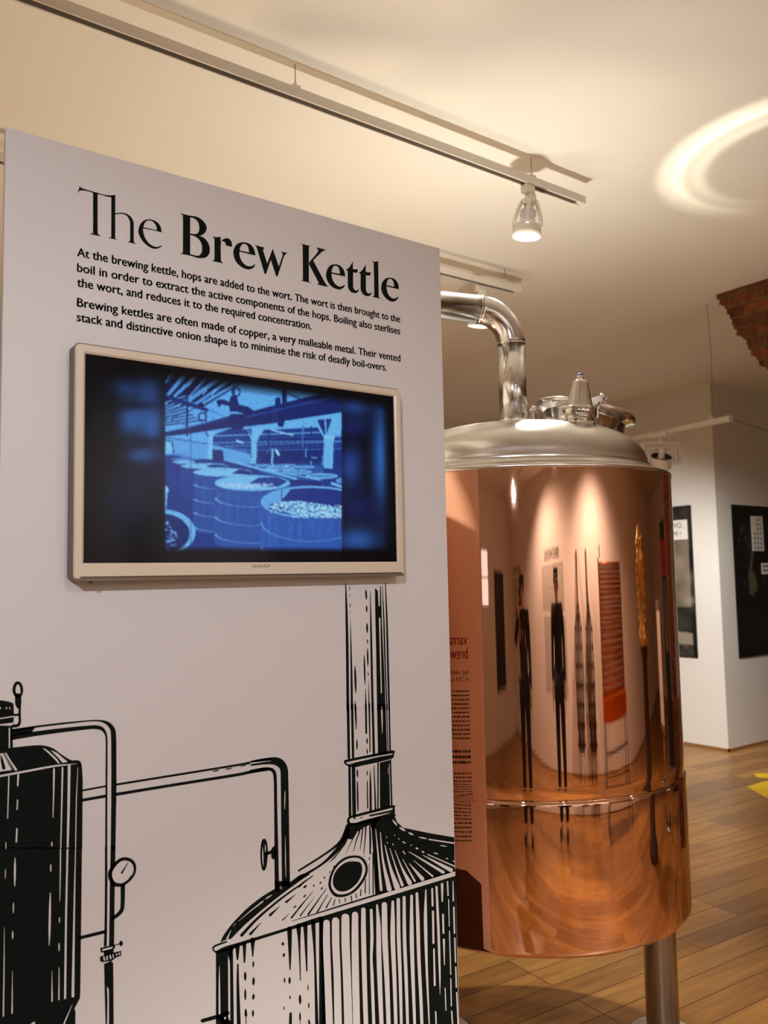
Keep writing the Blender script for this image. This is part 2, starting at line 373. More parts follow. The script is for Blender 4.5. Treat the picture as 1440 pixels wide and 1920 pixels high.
# brick arch springing from a pier on the right
def brick_arch():
    X0 = 4.66
    A = at_x(1345, 560, X0); C = at_x(1440, 690, X0)
    y_a, z_a, y_c, z_c = A[1], ZC, C[1], C[2]
    pts = []; z = z_a; k = 0
    sl = (y_a-y_c)/(z_a-z_c)
    while z > 1.75:
        t = z_a-z; y = y_a-sl*t + 0.04*math.sin(t*5)*0.4
        y = max(y, 1.98)
        j = rng.uniform(-0.014, 0.014); h = 0.072
        pts += [(y+j, z), (y+j-0.006, z-h*0.45), (y+j-0.004-rng.uniform(0.012, 0.024), z-h*0.55), (y+j-rng.uniform(0.012, 0.024), z-h*0.95)]
        z -= h
    pts += [(1.98, 1.7), (1.98, 0.0), (1.50, 0.0), (1.50, z_a)]
    mb = MB().prism([(X0, y, zz) for y, zz in pts], (0.5, 0, 0))
    return struct('wall_arch', mb, M_brick)
brick_arch()

# ------------------------------------------------------------------ exhibition panel
YP = 1.70; PX0, PX1, PZ1 = 0.345, 1.447, 2.445; PT = 0.016
panel = empty('exhibition_panel', ((PX0+PX1)/2, YP+PT/2, 0), 'tall white display board headed The Brew Kettle, in front of the copper kettle', 'display board')
MB().box((PX0, YP, 0.0), (PX1, YP+PT, PZ1), 0.0008).build('board', M_panel, panel)
class Print:
    """flat print on the board: traced outlines turned into metres on the plane of the board"""
    def __init__(s): s.bm = bmesh.new(); s.k = 0
    def pt(s, x, y, lay):
        p = at_y(x, y, YP); X = min(max(p[0], PX0+.0006), PX1-.0006); Z = min(max(p[2], 0.002), PZ1-.001)
        return s.bm.verts.new((X, YP-0.00025-0.00012*lay, Z))
    def px(s, zm, p): return (zm[0]+p[0]/zm[2], zm[1]+p[1]/zm[2])
    def poly(s, zm, loops, smooth=True, lay=0, mi=0):
        if not isinstance(loops[0][0], (tuple, list)): loops = [loops]
        L2 = []
        for lp in loops:
            q = smooth_pts(lp) if smooth else lp
            q2 = []
            for p in q:
                if not q2 or abs(p[0]-q2[-1][0])+abs(p[1]-q2[-1][1]) > 0.3: q2.append((p[0], p[1]))
            L2.append(q2)
        V, T = fill_tris(L2); flat = [s.pt(*s.px(zm, (p.x, p.y)), lay) for p in V]
        for t in T:
            try: f = s.bm.faces.new([flat[i] for i in t]); f.material_index = mi
            except ValueError: pass
    def stroke(s, zm, pts, w, lay=0, mi=0, lens=False):
        P = [np.array(s.px(zm, p)) for p in pts]
        W = list(w) if isinstance(w, (tuple, list)) else [w]*len(P)
        while len(W) < len(P): W.append(W[-1])
        W = [x/zm[2] for x in W]
        if lens and len(P) == 2:
            P = [P[0], P[0]*.75+P[1]*.25, (P[0]+P[1])/2, P[0]*.25+P[1]*.75, P[1]]; W = [W[0]*.35, W[0]*.9, W[0], W[0]*.9, W[0]*.35]
        if P[-1][1] > 1908:
            d = P[-1]-P[-2]; d = d/np.linalg.norm(d); P.append(P[-1]+d*60); W.append(W[-1])
        if len(P) > 2:
            q = smooth_pts([np.r_[p, w_] for p, w_ in zip(P, W)], False, 4); P = [a[:2] for a in q]; W = [max(a[2], 0.15) for a in q]
        n = len(P); A = []; B = []
        for i in range(n):
            d = P[min(i+1, n-1)]-P[max(i-1, 0)]; d = d/(np.linalg.norm(d)+1e-9); nn = np.array([-d[1], d[0]])*W[i]/2
            A.append(s.pt(*(P[i]+nn), lay)); B.append(s.pt(*(P[i]-nn), lay))
        for i in range(n-1):
            f = s.bm.faces.new((A[i], A[i+1], B[i+1], B[i])); f.material_index = mi
        for e, sg in ((0, -1), (n-1, 1)):            # rounded ends
            d = P[min(e+1, n-1)]-P[max(e-1, 0)]; d = d/(np.linalg.norm(d)+1e-9); nn = np.array([-d[1], d[0]])
            ring = [s.pt(*(P[e]+W[e]/2*(nn*math.cos(a)+sg*d*math.sin(a))), lay) for a in (0.6, 1.2, 1.95, 2.55)]
            f = s.bm.faces.new([A[e]]+ring+[B[e]]); f.material_index = mi
    def build(s, name, mats, parent):
        me = bpy.data.meshes.new(name); s.bm.to_mesh(me); s.bm.free(); return link_mesh(name, me, mats, parent)

# title lettering
ZA = (140, 340, 8.0); ZB = (330, 390, 6.857); ZK = (560, 450, 7.2)
def C(*p): return [q for a in p for q in ((a, a) if not isinstance(a, list) else a)]   # doubled points keep a corner sharp
t = Print()
t.poly(ZA, [(75,62),(75,62),(95,95),(180,125),(280,155),(345,172),(430,198),(520,210),(608,205),(608,205),(608,245),(608,245),(545,240),(480,228),(400,205),(345,192),(275,175),(200,150),(120,138),(85,140),(60,152),(45,178),(45,178),(40,165),(40,165),(62,120),(72,85)])
t.poly(ZA, [(275,165),(275,165),(345,180),(345,180),(345,740),(358,792),(392,828),(392,828),(225,788),(225,788),(262,772),(274,740)])
t.poly(ZA, [(548,222),(548,222),(608,205),(608,205),(608,820),(618,862),(648,884),(648,884),(500,848),(500,848),(536,835),(547,805)])
t.poly(ZA, [(600,484),(600,484),(640,473),(690,470),(740,476),(790,492),(840,530),(872,580),(886,640),(886,870),(898,918),(930,944),(930,944),(785,908),(785,908),(820,898),(830,870),(830,630),(822,590),(805,550),(775,515),(735,494),(690,487),(645,490),(600,502),(600,502)])
t.poly(ZA, [[(1308,965),(1308,965),(1290,988),(1250,1006),(1205,1013),(1150,1000),(1090,965),(1035,915),(985,845),(955,770),(958,715),(975,660),(1005,615),(1050,583),(1110,570),(1170,578),(1225,605),(1268,645),(1292,695),(1306,768),(1306,768),(1225,745),(1028,706),(1028,706),(1026,740),(1045,820),(1075,880),(1115,930),(1165,965),(1215,983),(1260,978),(1305,958),(1305,958)],
            [(1032,690),(1032,690),(1040,650),(1060,615),(1090,592),(1120,588),(1160,598),(1195,628),(1222,675),(1232,734),(1232,734)]])
t.poly(ZB, [[(50,65),(50,65),(180,98),(250,108),(310,135),(360,180),(392,235),(392,275),(370,320),(330,350),(298,358),(298,358),(350,378),(395,420),(425,475),(435,530),(425,590),(390,632),(330,645),(270,640),(180,612),(50,588),(50,588),(80,574),(88,545),(88,120),(76,92)],
            [(182,123),(182,123),(215,128),(255,150),(285,190),(298,240),(295,290),(275,325),(240,335),(182,328),(182,328)],
            [(182,348),(182,348),(225,358),(265,380),(305,420),(330,475),(335,530),(325,580),(295,610),(260,612),(182,592),(182,592)]])
t.poly(ZB, [(467,365),(467,365),(520,375),(575,370),(575,370),(575,428),(600,405),(645,388),(685,398),(712,432),(722,502),(722,502),(640,482),(640,482),(633,450),(610,432),(577,447),(578,660),(588,690),(608,714),(608,714),(460,680),(460,680),(485,668),(493,645),(493,410),(487,390)])
t.poly(ZB, [[(1018,730),(1018,730),(1000,765),(960,785),(920,790),(860,770),(800,725),(755,660),(737,590),(740,540),(765,485),(810,450),(865,440),(920,450),(970,480),(1005,535),(1022,612),(1022,612),(940,592),(817,562),(817,562),(815,590),(825,640),(850,690),(890,730),(930,748),(975,745),(1012,723),(1012,723)],
            [(820,546),(820,546),(825,510),(845,475),(870,462),(900,470),(925,500),(941,572),(941,572)]])
t.poly(ZB, [(1008,475),(1143,510),(1122,530),(1120,550),(1172,712),(1243,522),(1322,752),(1372,600),(1362,575),(1340,558),(1432,578),(1402,600),(1385,630),(1305,880),(1288,880),(1218,668),(1158,848),(1138,848),(1042,525),(1030,495)], smooth=False)
t.poly(ZK, [(20,45),(20,45),(168,85),(168,85),(147,95),(138,118),(138,538),(150,562),(174,582),(174,582),(25,548),(25,548),(48,538),(56,515),(52,95),(42,65)])
t.poly(ZK, [(230,98),(230,98),(372,132),(372,132),(330,150),(295,176),(196,276),(196,276),(350,565),(402,635),(402,635),(245,600),(245,600),(264,588),(262,565),(138,328),(138,328),(140,304),(140,304),(250,172),(262,145),(252,118)])
t.poly(ZK, [[(625,608),(625,608),(605,645),(560,668),(520,665),(460,640),(405,585),(372,510),(370,450),(390,385),(430,342),(490,328),(550,342),(600,390),(620,440),(628,495),(628,495),(560,480),(440,454),(440,454),(445,490),(460,540),(490,590),(530,622),(570,630),(618,604),(618,604)],
            [(443,436),(443,436),(450,395),(470,358),(500,348),(530,365),(548,400),(557,457),(557,457)]])
for dx, dy in ((0, 0), (173, 40)):
    t.poly(ZK, [(732+dx,283+dy),(732+dx,283+dy),(732+dx,392+dy),(732+dx,392+dy),(805+dx,400+dy),(805+dx,400+dy),(785+dx,444+dy),(785+dx,444+dy),(735+dx,438+dy),(735+dx,438+dy),(735+dx,615+dy),(745+dx,660+dy),(770+dx,682+dy),(795+dx,676+dy),(812+dx,655+dy),(812+dx,655+dy),(808+dx,687+dy),(785+dx,712+dy),(750+dx,718+dy),(705+dx,700+dy),(672+dx,655+dy),(662+dx,600+dy),(662+dx,418+dy),(662+dx,418+dy),(635+dx,408+dy),(635+dx,408+dy),(680+dx,370+dy),(712+dx,325+dy)])
t.poly(ZK, [(985,285),(985,285),(1030,293),(1073,286),(1073,286),(1080,740),(1086,768),(1105,793),(1105,793),(985,765),(985,765),(1010,752),(1019,725),(1012,330),(1003,305)])
t.poly(ZK, [[(1352,770),(1352,770),(1330,805),(1290,830),(1245,830),(1190,800),(1140,740),(1115,670),(1117,610),(1135,560),(1170,522),(1225,508),(1285,522),(1325,560),(1345,605),(1355,666),(1355,666),(1290,652),(1184,626),(1184,626),(1188,660),(1200,710),(1225,755),(1260,785),(1300,790),(1344,766),(1344,766)],
            [(1185,608),(1185,608),(1192,570),(1208,535),(1235,525),(1262,540),(1280,575),(1287,633),(1287,633)]])
t.build('title_lettering', M_ink, panel)
# paragraph
bm = bmesh.new()
front = lambda X, Z: (X, YP-0.0003, Z)
for s_, x0, x1, z in (('At the brewing kettle, hops are added to the wort. The wort is then brought to the', .4832, 1.3055, 2.2152),
                      ('boil in order to extract the active components of the hops. Boiling also sterlises', .4835, 1.3046, 2.1832),
                      ('the wort, and reduces it to the required concentration.', .4838, 1.0357, 2.1524),
                      ('Brewing kettles are often made of copper, a very malleable metal. Their vented', .4841, 1.3037, 2.1110),
                      ('stack and distinctive onion shape is to minimise the risk of deadly boil-overs.', .4837, 1.2591, 2.0806)):
    for q, q2 in ((-.0007, 0), (.0007, 0), (0, .0004), (0, -.0004)): text_onto(bm, s_, front, x0+q, x1+q, z+q2, 0.0176, 0, 0.0123)
me = bpy.data.meshes.new('paragraph_lettering'); bm.to_mesh(me); bm.free(); link_mesh('paragraph_lettering', me, M_ink, panel)

# brewhouse drawing
D = (0, 1270, 6.0); E_ = (0, 1590, 5.3333); F_ = (470, 1400, 6.86); G_ = (630, 1080, 7.677); H_ = (630, 1320, 8.0)
I_ = (560, 1530, 4.8); J_ = (390, 1640, 5.76); K_ = (600, 1630, 5.434); PXL = (0, 0, 1.0)
d = Print(); K = d.stroke; P = d.poly
def Wh(z, pts, w, lens=False): d.stroke(z, pts, w, lay=1, mi=1, lens=lens)
def WP(z, pts, smooth=True): d.poly(z, pts, smooth, lay=1, mi=1)
def K2(z, pts, w): d.stroke(z, pts, w, lay=2)
# left tank
P(D, [(-60,262),(-60,262),(0,258),(60,265),(120,280),(152,308),(155,440),(150,520),(150,520),(-60,545),(-60,545)])
P(D, [[(200,45),(238,65),(260,125),(255,180),(230,222),(175,222),(145,175),(140,125),(162,65)],[(202,78),(220,100),(231,145),(225,185),(208,208),(190,195),(175,150),(182,100)]])
K(D, [(203,212),(205,300),(207,330)], [70,70,46]); K(D, [(222,320),(220,420),(222,500),(200,540),(145,548)], [28,28,30,36,36]); K(D, [(148,425),(215,420)], 26)
Wh(D, [(-60,472),(150,440)], 12); Wh(D, [(-60,542),(145,517)], 14)
for x in (72, 110, 2): Wh(D, [(x, 340), (x, 352)], 12)
P(D, [(-60,540),(140,545),(145,800),(-60,800)], False); Wh(D, [(105,572),(105,790)], 13)
P(D, [(-60,795),(-60,795),(145,788),(380,765),(500,768),(600,800),(700,872),(800,930),(870,932),(915,970),(930,1150),(930,1260),(925,1925),(925,1925),(-60,1925),(-60,1925)])
WP(D, [(478,795),(478,795),(520,812),(580,862),(640,920),(672,968),(672,968),(655,965),(600,908),(540,850)])
WP(D, [(570,820),(570,820),(640,850),(700,900),(760,950),(760,950),(705,962),(705,962),(640,890)])
Wh(D, [(-60,1122),(300,1055),(600,1000),(860,972)], [22,22,20,3])
Wh(D, [(65,855),(120,950),(178,1038)], [16,18,28]); WP(D, [(-60,872),(40,850),(142,1042),(-60,1068)], False); K2(D, [(8,880),(25,950),(42,1020)], [12,34,40]); K2(D, [(30,850),(135,1045)], [6,10])
Wh(D, [(100,1112),(85,1585)], [12,10]); Wh(D, [(205,1098),(198,1220)], [20,13]); Wh(D, [(197,1380),(192,1485)], 13); Wh(D, [(190,1705),(183,1850)], 16); Wh(D, [(66,1860),(65,1925)], 10)
Wh(D, [(583,1850),(583,1900)], 14, True); Wh(D, [(607,1032),(603,1300),(595,1575)], [20,14,8]); Wh(D, [(703,1017),(690,1600),(683,1925)], [18,14,11]); Wh(D, [(778,997),(770,1500),(760,1925)], [30,27,22]); Wh(D, [(876,1015),(858,1400),(850,1925)], [4,10,10])
K(D, [(140,600),(400,556),(700,520),(1000,490),(1120,489),(1200,512),(1255,565),(1276,640),(1280,900),(1280,1300),(1272,1925)], [34,24,22,16,20,38,52,58,58,58,54])
K(D, [(140,672),(400,634),(700,595),(1000,563),(1090,562),(1150,582),(1190,645),(1199,760),(1197,1200),(1194,1925)], [66,54,50,44,44,40,26,22,22,24])
P(D, [(140,580),(400,560),(355,620),(140,660)], False)
K(D, [(928,1272),(1188,1225)], 22); K(D, [(928,1382),(1188,1335)], 34)
K(PXL, [(217,1471.2),(330,1453),(440,1435.3),(472,1429.5),(506,1423)], [4.2,4.2,4.2,4.8,6]); K(PXL, [(217,1489.5),(330,1471),(440,1453.5),(472,1447),(500,1442.5)], [6,5.6,5.6,5.8,6])
for x in (400, 424): K(PXL, [(x,1446-.16*(x-400)),(x+9,1444.4-.16*(x-400))], 2.4)
for x in (450, 470, 486): K(PXL, [(x,1437-.16*(x-450)),(x+10,1435.4-.16*(x-450))], [1,2,1])
# tank lower half, gauge and clamp
P(E_, [(-60,-5),(820,-5),(812,700),(803,1440),(800,1500),(745,1605),(755,1640),(750,1990),(-60,1990)], False)
Wh(E_, [(605,0),(602,300),(597,530)], [12,10,5]); Wh(E_, [(675,0),(660,700),(650,1500)], [18,18,21]); Wh(E_, [(755,0),(742,600),(728,1480)], [7,15,27])
for p0, p1, w_ in (((150,100),(147,380),18),((55,210),(53,305),8),((507,160),(507,238),14),((502,450),(492,970),21),((135,545),(132,650),11),((595,690),(593,750),10),((126,830),(126,912),13),((590,950),(590,1030),14)): Wh(E_, [p0, p1], w_, True)
Wh(E_, [(43,795),(40,1200),(33,1680)], [3,10,13]); Wh(E_, [(124,1230),(120,1650)], [3,14]); Wh(E_, [(520,1230),(520,1530)], [3,15]); Wh(E_, [(590,1195),(588,1515)], [6,14]); Wh(E_, [(722,1565),(638,1760)], [3,13]); Wh(E_, [(345,1745),(310,1770)], [16,24])
K(E_, [(1130,0),(1122,400),(1118,800),(1115,970)], [48,50,50,50]); K(E_, [(1060,0),(1061,400),(1057,800),(1052,970)], [24,26,26,30])
P(E_, [(1262,92),(1320,112),(1358,165),(1358,240),(1320,310),(1250,370),(1190,388),(1130,375),(1085,310),(1080,245),(1110,190),(1160,130),(1210,98)])
WP(E_, [(1250,125),(1300,140),(1330,180),(1332,240),(1295,300),(1240,345),(1190,352),(1145,335),(1122,285),(1125,235),(1155,185),(1200,140)])
K2(E_, [(1280,145),(1250,195),(1217,248)], [7,12,20]); K2(E_, [(1310,275),(1282,320),(1240,345)], [5,12,6])
K(E_, [(1228,372),(1226,540),(1218,615),(1185,660),(1130,702)], [46,42,40,38,36]); K(E_, [(802,897),(1045,838)], 34)
P(E_, [(1000,1000),(1050,985),(1150,970),(1150,1000),(1110,1028),(1010,1047)], False); WP(E_, [(1022,1012),(1130,984),(1118,1006),(1022,1030)], False)
P(E_, [(1035,1030),(1138,1012),(1132,1075),(1040,1085)], False); P(E_, [(1000,1085),(1130,1045),(1212,1028),(1212,1075),(1150,1102),(1120,1128),(1030,1142),(1000,1132)], False)
Wh(E_, [(1038,1090),(1044,1120)], 16); Wh(E_, [(1070,1085),(1070,1116)], 14); Wh(E_, [(1100,1074),(1106,1104)], 15); Wh(E_, [(1130,1064),(1132,1094)], 9); Wh(E_, [(1166,1060),(1166,1068)], 14); Wh(E_, [(1193,1050),(1193,1064)], 12)
K(E_, [(1125,972),(1165,966),(1205,955)], [12,9,14]); P(E_, [(1210,925),(1227,945),(1226,968),(1210,982),(1194,968),(1194,940)])
P(E_, [(1040,1160),(1110,1128),(1132,1150),(1135,1500),(1138,2000),(1062,2000),(1045,1400)], False); WP(E_, [(1068,1382),(1088,1415),(1090,2000),(1068,2000),(1074,1500)], False)
# middle pipe and valve wheel
P(F_, [(0,182),(0,182),(150,152),(300,135),(380,150),(440,200),(475,280),(484,400),(494,1000),(505,1700),(508,1800),(508,1800),(395,1800),(395,1800),(400,1720),(392,1000),(385,400),(378,300),(350,260),(280,228),(150,230),(0,248),(0,248)])
Wh(F_, [(0,215),(150,195),(262,182)], [18,10,3])
K(F_, [(0,320),(150,290),(230,286),(290,312),(314,400),(320,700),(328,1200),(335,1700),(340,1830)], [42,42,42,46,42,40,48,56,64])
P(F_, [[(172,1182),(205,1215),(220,1330),(215,1450),(200,1550),(170,1597),(140,1560),(125,1450),(125,1320),(140,1215)],[(155,1290),(163,1400),(165,1530),(155,1500),(147,1400)]])
Wh(F_, [(186,1262),(190,1360)], 12, True); K(F_, [(205,1378),(270,1350)], [46,38]); P(F_, [(320,1280),(285,1292),(265,1320),(262,1400),(275,1440),(325,1440)])
Wh(F_, [(441,565),(436,805)], 12, True); Wh(F_, [(445,1150),(447,1450),(452,1680)], [3,10,3]); d.poly(F_, [(390,1795),(400,1810),(392,1830),(380,1812)], True, 1, 1)
# chimney
K(G_, [(139,115),(150,500),(160,1000),(170,1925)], [14,32,38,40])
for p0, p1, w_ in (((195,145),(196,215),9),((198,265),(198,303),9),((201,388),(203,458),11),((203,512),(203,535),9),((272,1298),(285,1682),30),((428,198),(438,340),26),((438,425),(442,518),24),((445,678),(450,818),28),((450,912),(452,972),17),((453,1046),(458,1298),24),((460,1388),(464,1432),15),((404,1142),(417,1562),24)): K(G_, [p0, p1], w_, 0, 0, True)
K(G_, [(206,600),(214,1000),(224,1500),(228,1925)], [3,18,29,32]); K(G_, [(273,1795),(287,1925)], [8,22]); K(G_, [(467,1520),(476,1925)], [6,20]); K(G_, [(425,1630),(430,1925)], [8,29])
K(G_, [(492,228),(504,800),(518,1500),(528,1925)], [7,26,31,34])
P(G_, [(560,175),(585,195),(602,220),(612,432),(630,435),(632,145),(645,145),(662,700),(690,1300),(715,1925),(590,1925),(575,1000),(562,450)], False)
Wh(G_, [(627,610),(638,1100),(652,1682)], [20,17,15]); Wh(G_, [(656,1885),(660,1925)], 20)
K(G_, [(668,140),(690,700),(714,1500),(738,1925)], [6,22,19,16]); K(G_, [(711,108),(733,700),(750,1400),(766,1925)], [12,26,28,26])
K(H_, [(178,0),(185,400),(192,810)], 40); K(H_, [(240,0),(255,800)], 36); K(H_, [(285,0),(297,200),(300,380)], [22,26,12])
for p0, p1, w_ in (((313,532),(315,682),24),((464,512),(467,597),23),((465,672),(470,755),20),((318,978),(322,1100),26),((467,1002),(468,1074),17)): K(H_, [p0, p1], w_, 0, 0, True)
K(H_, [(446,0),(453,435)], 28); K(H_, [(497,0),(510,715)], [26,16]); K(H_, [(548,0),(568,745)], [34,36])
P(H_, [(613,0),(742,0),(765,700),(762,745),(628,752),(622,400)], False); Wh(H_, [(683,42),(690,250),(692,440)], [22,18,6])
K(H_, [(757,0),(782,705)], 15); K(H_, [(795,0),(811,705)], 25)
P(H_, [(118,870),(130,840),(180,830),(260,810),(550,752),(800,700),(860,695),(880,712),(868,770),(842,815),(640,872),(400,922),(300,947),(210,942),(170,928),(125,895)])
WP(H_, [(145,876),(300,842),(600,783),(850,740),(840,758),(600,800),(480,832),(300,872),(210,906),(165,896)], False); K2(H_, [(210,890),(242,884)], 9)
K(H_, [(202,930),(210,1690)], [38,40]); K(H_, [(264,940),(278,1690)], [48,46]); K(H_, [(240,945),(248,1670)], 10); Wh(H_, [(226,955),(238,1665)], 11)
K(H_, [(320,1165),(324,1380),(328,1600)], [16,26,18]); K(H_, [(467,1158),(475,1562)], [16,20]); K(H_, [(511,980),(516,1200),(520,1600)], [5,28,34]); K(H_, [(569,925),(580,1250),(592,1590)], [12,20,26]); K(H_, [(630,885),(628,1575)], 22)
P(H_, [(655,880),(800,842),(826,820),(848,1525),(800,1538),(658,1572)], False); Wh(H_, [(800,900),(815,1520)], [8,11]); Wh(H_, [(780,950),(782,1050)], 5)
P(H_, [(165,1745),(185,1702),(300,1655),(840,1522),(878,1560),(880,1640),(860,1690),(400,1800),(230,1815),(172,1795)])
WP(H_, [(197,1740),(228,1706),(310,1692),(845,1556),(845,1585),(780,1602),(500,1664),(490,1680),(510,1688),(825,1625),(780,1645),(400,1747),(300,1782),(215,1783)], False)
K2(H_, [(365,1706),(395,1700)], 12); K2(H_, [(268,1690),(276,1712)], 30)
# onion dome
P(I_, [(445,70),(740,5),(662,132),(650,95),(634,82),(606,95),(576,105),(548,138),(522,134),(480,210),(420,205),(440,110)], False)
P(I_, [(652,60),(862,-5),(885,55),(940,104),(1050,128),(1200,158),(1400,192),(1405,498),(1200,560),(1020,614),(690,710),(682,600),(668,300),(656,120)], False)
for pts, w_ in (([(692,120),(712,330),(742,664)],[6,14,24]),([(735,150),(758,400),(814,658)],[7,18,44]),([(775,260),(825,470),(884,640)],[6,24,52]),([(820,292),(880,480),(932,622)],[5,14,26]),([(866,308),(930,470),(998,602)],[4,16,42]),([(935,388),(1045,586)],[4,18]),([(995,428),(1113,566)],[4,36]),([(1035,400),(1205,542)],[4,16]),([(993,322),(1300,506)],[5,28]),([(1118,352),(1370,487)],[4,38]),([(1160,345),(1402,452)],[8,12])): Wh(I_, pts, w_)
for p0, p1, w_ in (((845,35),(885,86),16),((908,103),(957,132),20),((988,150),(1032,170),15),((1080,190),(1152,204),12),((860,170),(866,174),12),((896,201),(906,209),11),((933,229),(962,245),11),((1006,261),(1014,265),12),((1053,286),(1075,296),15),((1106,319),(1130,327),13),((790,186),(790,196),11),((797,236),(798,246),11),((846,248),(851,262),11),((1273,264),(1332,274),9),((1213,330),(1256,343),10),((1323,379),(1344,386),10),((1388,402),(1402,410),10),((936,312),(958,344),10)): Wh(I_, [p0, p1], w_, True)
Wh(I_, [(1172,210),(1402,245)], [11,13])
K(I_, [(440,90),(425,150),(385,225),(310,290),(200,366),(0,492)], [36,44,36,22,18,18]); K(I_, [(440,130),(405,235),(335,318),(200,440),(0,560)], [40,46,38,20,28]); K(I_, [(130,540),(60,585),(0,635)], [5,14,20]); K(I_, [(385,300),(320,375),(270,420)], [4,12,3])
for pts, w_ in (([(530,130),(480,220),(425,345)],[9,7,2]),([(548,138),(515,230),(494,316)],[12,9,4]),([(576,105),(566,200),(552,306)],[12,10,4]),([(604,95),(598,200),(586,338)],[14,10,6]),([(640,95),(644,200),(643,340)],[14,18,13]),([(633,430),(636,700)],[5,7]),([(668,330),(670,700)],[10,11]),([(690,130),(700,400),(704,670)],[8,12,15]),([(600,570),(598,692)],[9,11]),([(560,660),(557,716)],[8,11]),([(513,700),(520,736)],[8,10]),([(472,722),(478,766)],[12,8]),([(420,740),(418,771)],[10,8]),([(366,752),(371,786)],[9,7]),([(326,750),(312,806)],[7,10]),([(296,735),(246,826)],[7,12]),([(260,708),(165,866)],[6,12]),([(247,655),(85,886)],[5,16]),([(125,685),(0,830)],[4,14])): K(I_, pts, w_)
for p0, p1, w_ in (((588,356),(586,364),10),((637,370),(635,396),11),((322,448),(311,463),12),((284,501),(273,508),13),((236,548),(228,558),15),((202,595),(190,605),15),((138,620),(131,632),13),((70,628),(40,646),14),((66,708),(40,732),12),((214,642),(202,662),12)): K(I_, [p0, p1], w_, 0, 0, True)
P(I_, [[(490,355),(560,365),(605,410),(622,480),(600,560),(540,650),(470,705),(390,730),(320,720),(275,660),(268,590),(295,500),(340,430),(410,375)],[(490,375),(550,385),(585,425),(600,480),(580,550),(525,630),(460,685),(390,705),(335,695),(298,650),(290,590),(315,505),(360,440),(420,395)]])
WP(I_, [(490,375),(550,385),(585,425),(600,480),(580,550),(525,630),(460,685),(390,705),(335,695),(298,650),(290,590),(315,505),(360,440),(420,395)])
d.poly(I_, [(500,408),(550,418),(572,465),(560,540),(520,610),(450,665),(385,680),(335,660),(308,610),(312,545),(345,480),(400,430),(450,410)], True, 2, 0)
P(J_, [(722,150),(722,150),(560,252),(400,383),(260,530),(170,650),(130,735),(130,735),(200,705),(240,700),(300,640),(400,540),(560,400),(720,270),(880,150),(1000,62),(1105,-8),(1105,-8),(1010,-5),(885,80),(885,80),(840,70),(720,70),(720,70)])
Wh(J_, [(690,218),(618,264)], 12, True); Wh(J_, [(592,288),(460,390),(328,502)], [14,9,3]); Wh(J_, [(248,600),(205,690)], [3,18]); Wh(J_, [(300,520),(270,560)], 5, True); d.poly(J_, [(785,122),(800,140),(788,158),(776,140)], True, 1, 1)
Wh(J_, [(160,718),(230,700)], [4,16])
for pts, w_ in (([(1130,8),(1000,108),(850,212),(650,370),(500,505),(362,655)],[4,16,21,25,29,34]),([(1278,155),(1180,290),(1085,430)],[3,8,14]),([(1150,240),(995,445)],[3,15]),([(1130,183),(1010,330),(900,465)],[3,12,19]),([(1290,215),(1185,400)],[4,12]),([(876,423),(804,490)],[4,14]),([(946,212),(845,295)],[4,26]),([(776,340),(670,436)],[4,30]),([(577,513),(457,640)],[4,30]),([(1335,245),(1278,355)],[4,12])): K(J_, pts, w_)
for p0, p1, w_ in (((952,335),(922,360),15),((1052,218),(1030,246),14),((1064,118),(1032,140),24),((1146,108),(1138,128),16),((1222,78),(1208,96),16),((1262,24),(1252,44),15),((1238,135),(1220,160),15)): K(J_, [p0, p1], w_, 0, 0, True)
K(PXL, [(547,1727),(600,1710.5),(640,1698),(740,1667),(853,1632)], [1,2.4,3,3.6,3.6])
K(J_, [(200,725),(130,748),(72,772),(52,800),(72,826),(110,828)], [18,20,22,18,16,10])
K(J_, [(78,838),(150,815),(210,795),(300,765),(480,705),(850,590),(1000,545),(1215,480)], [16,46,56,46,36,34,46,58])
# kettle body
P(J_, [(85,830),(215,795),(222,1990),(85,1990)], False); Wh(J_, [(122,985),(122,1200),(124,1500)], [3,15,18]); K(J_, [(250,790),(255,1100),(260,1613)], [38,34,38])
P(J_, [(215,800),(290,775),(262,830),(240,900),(236,940),(215,870)], False)
for pts, w_ in (([(318,765),(318,860),(318,915)],[50,32,18]),([(322,970),(322,1200),(332,1613)],[18,30,42]),([(393,745),(393,850),(393,945)],[40,30,18]),([(482,705),(482,800),(483,880)],[56,28,14]),([(880,585),(884,800),(886,1022)],[54,36,14]),([(978,555),(986,750),(997,1140)],[54,24,10]),([(1050,535),(1056,700),(1067,1038)],[50,34,15]),([(1135,505),(1155,900),(1175,1613)],[50,24,36]),([(1222,478),(1235,900),(1255,1613)],[36,24,38])): K(J_, pts, w_)
for p0, p1, w_ in (((490,936),(488,998),20),((400,1050),(402,1142),28),((492,1110),(490,1194),28),((402,1236),(402,1354),22),((493,1288),(487,1348),26),((407,1452),(410,1554),28),((486,1462),(484,1534),22),((808,732),(808,763),30),((820,848),(817,888),24),((824,1112),(828,1168),17),((881,1108),(880,1178),26),((885,1307),(886,1343),17),((821,1423),(819,1457),14),((993,1298),(995,1398),28),((993,1488),(995,1594),20),((1078,1187),(1081,1252),12),((1090,1382),(1086,1443),16)): K(J_, [p0, p1], w_, 0, 0, True)
K(J_, [(892,1498),(890,1613)], [26,32]); K(J_, [(1088,1572),(1095,1613)], [14,22]); K(J_, [(-60,1577),(90,1535),(212,1492)], 42); K(J_, [(160,1545),(215,1613)], 84); d.poly(J_, [(172,1540),(192,1535),(194,1555),(178,1565)], False, 1, 1)
P(K_, [(-10,488),(0,485),(1385,64),(1420,1900),(-10,1900)], False)
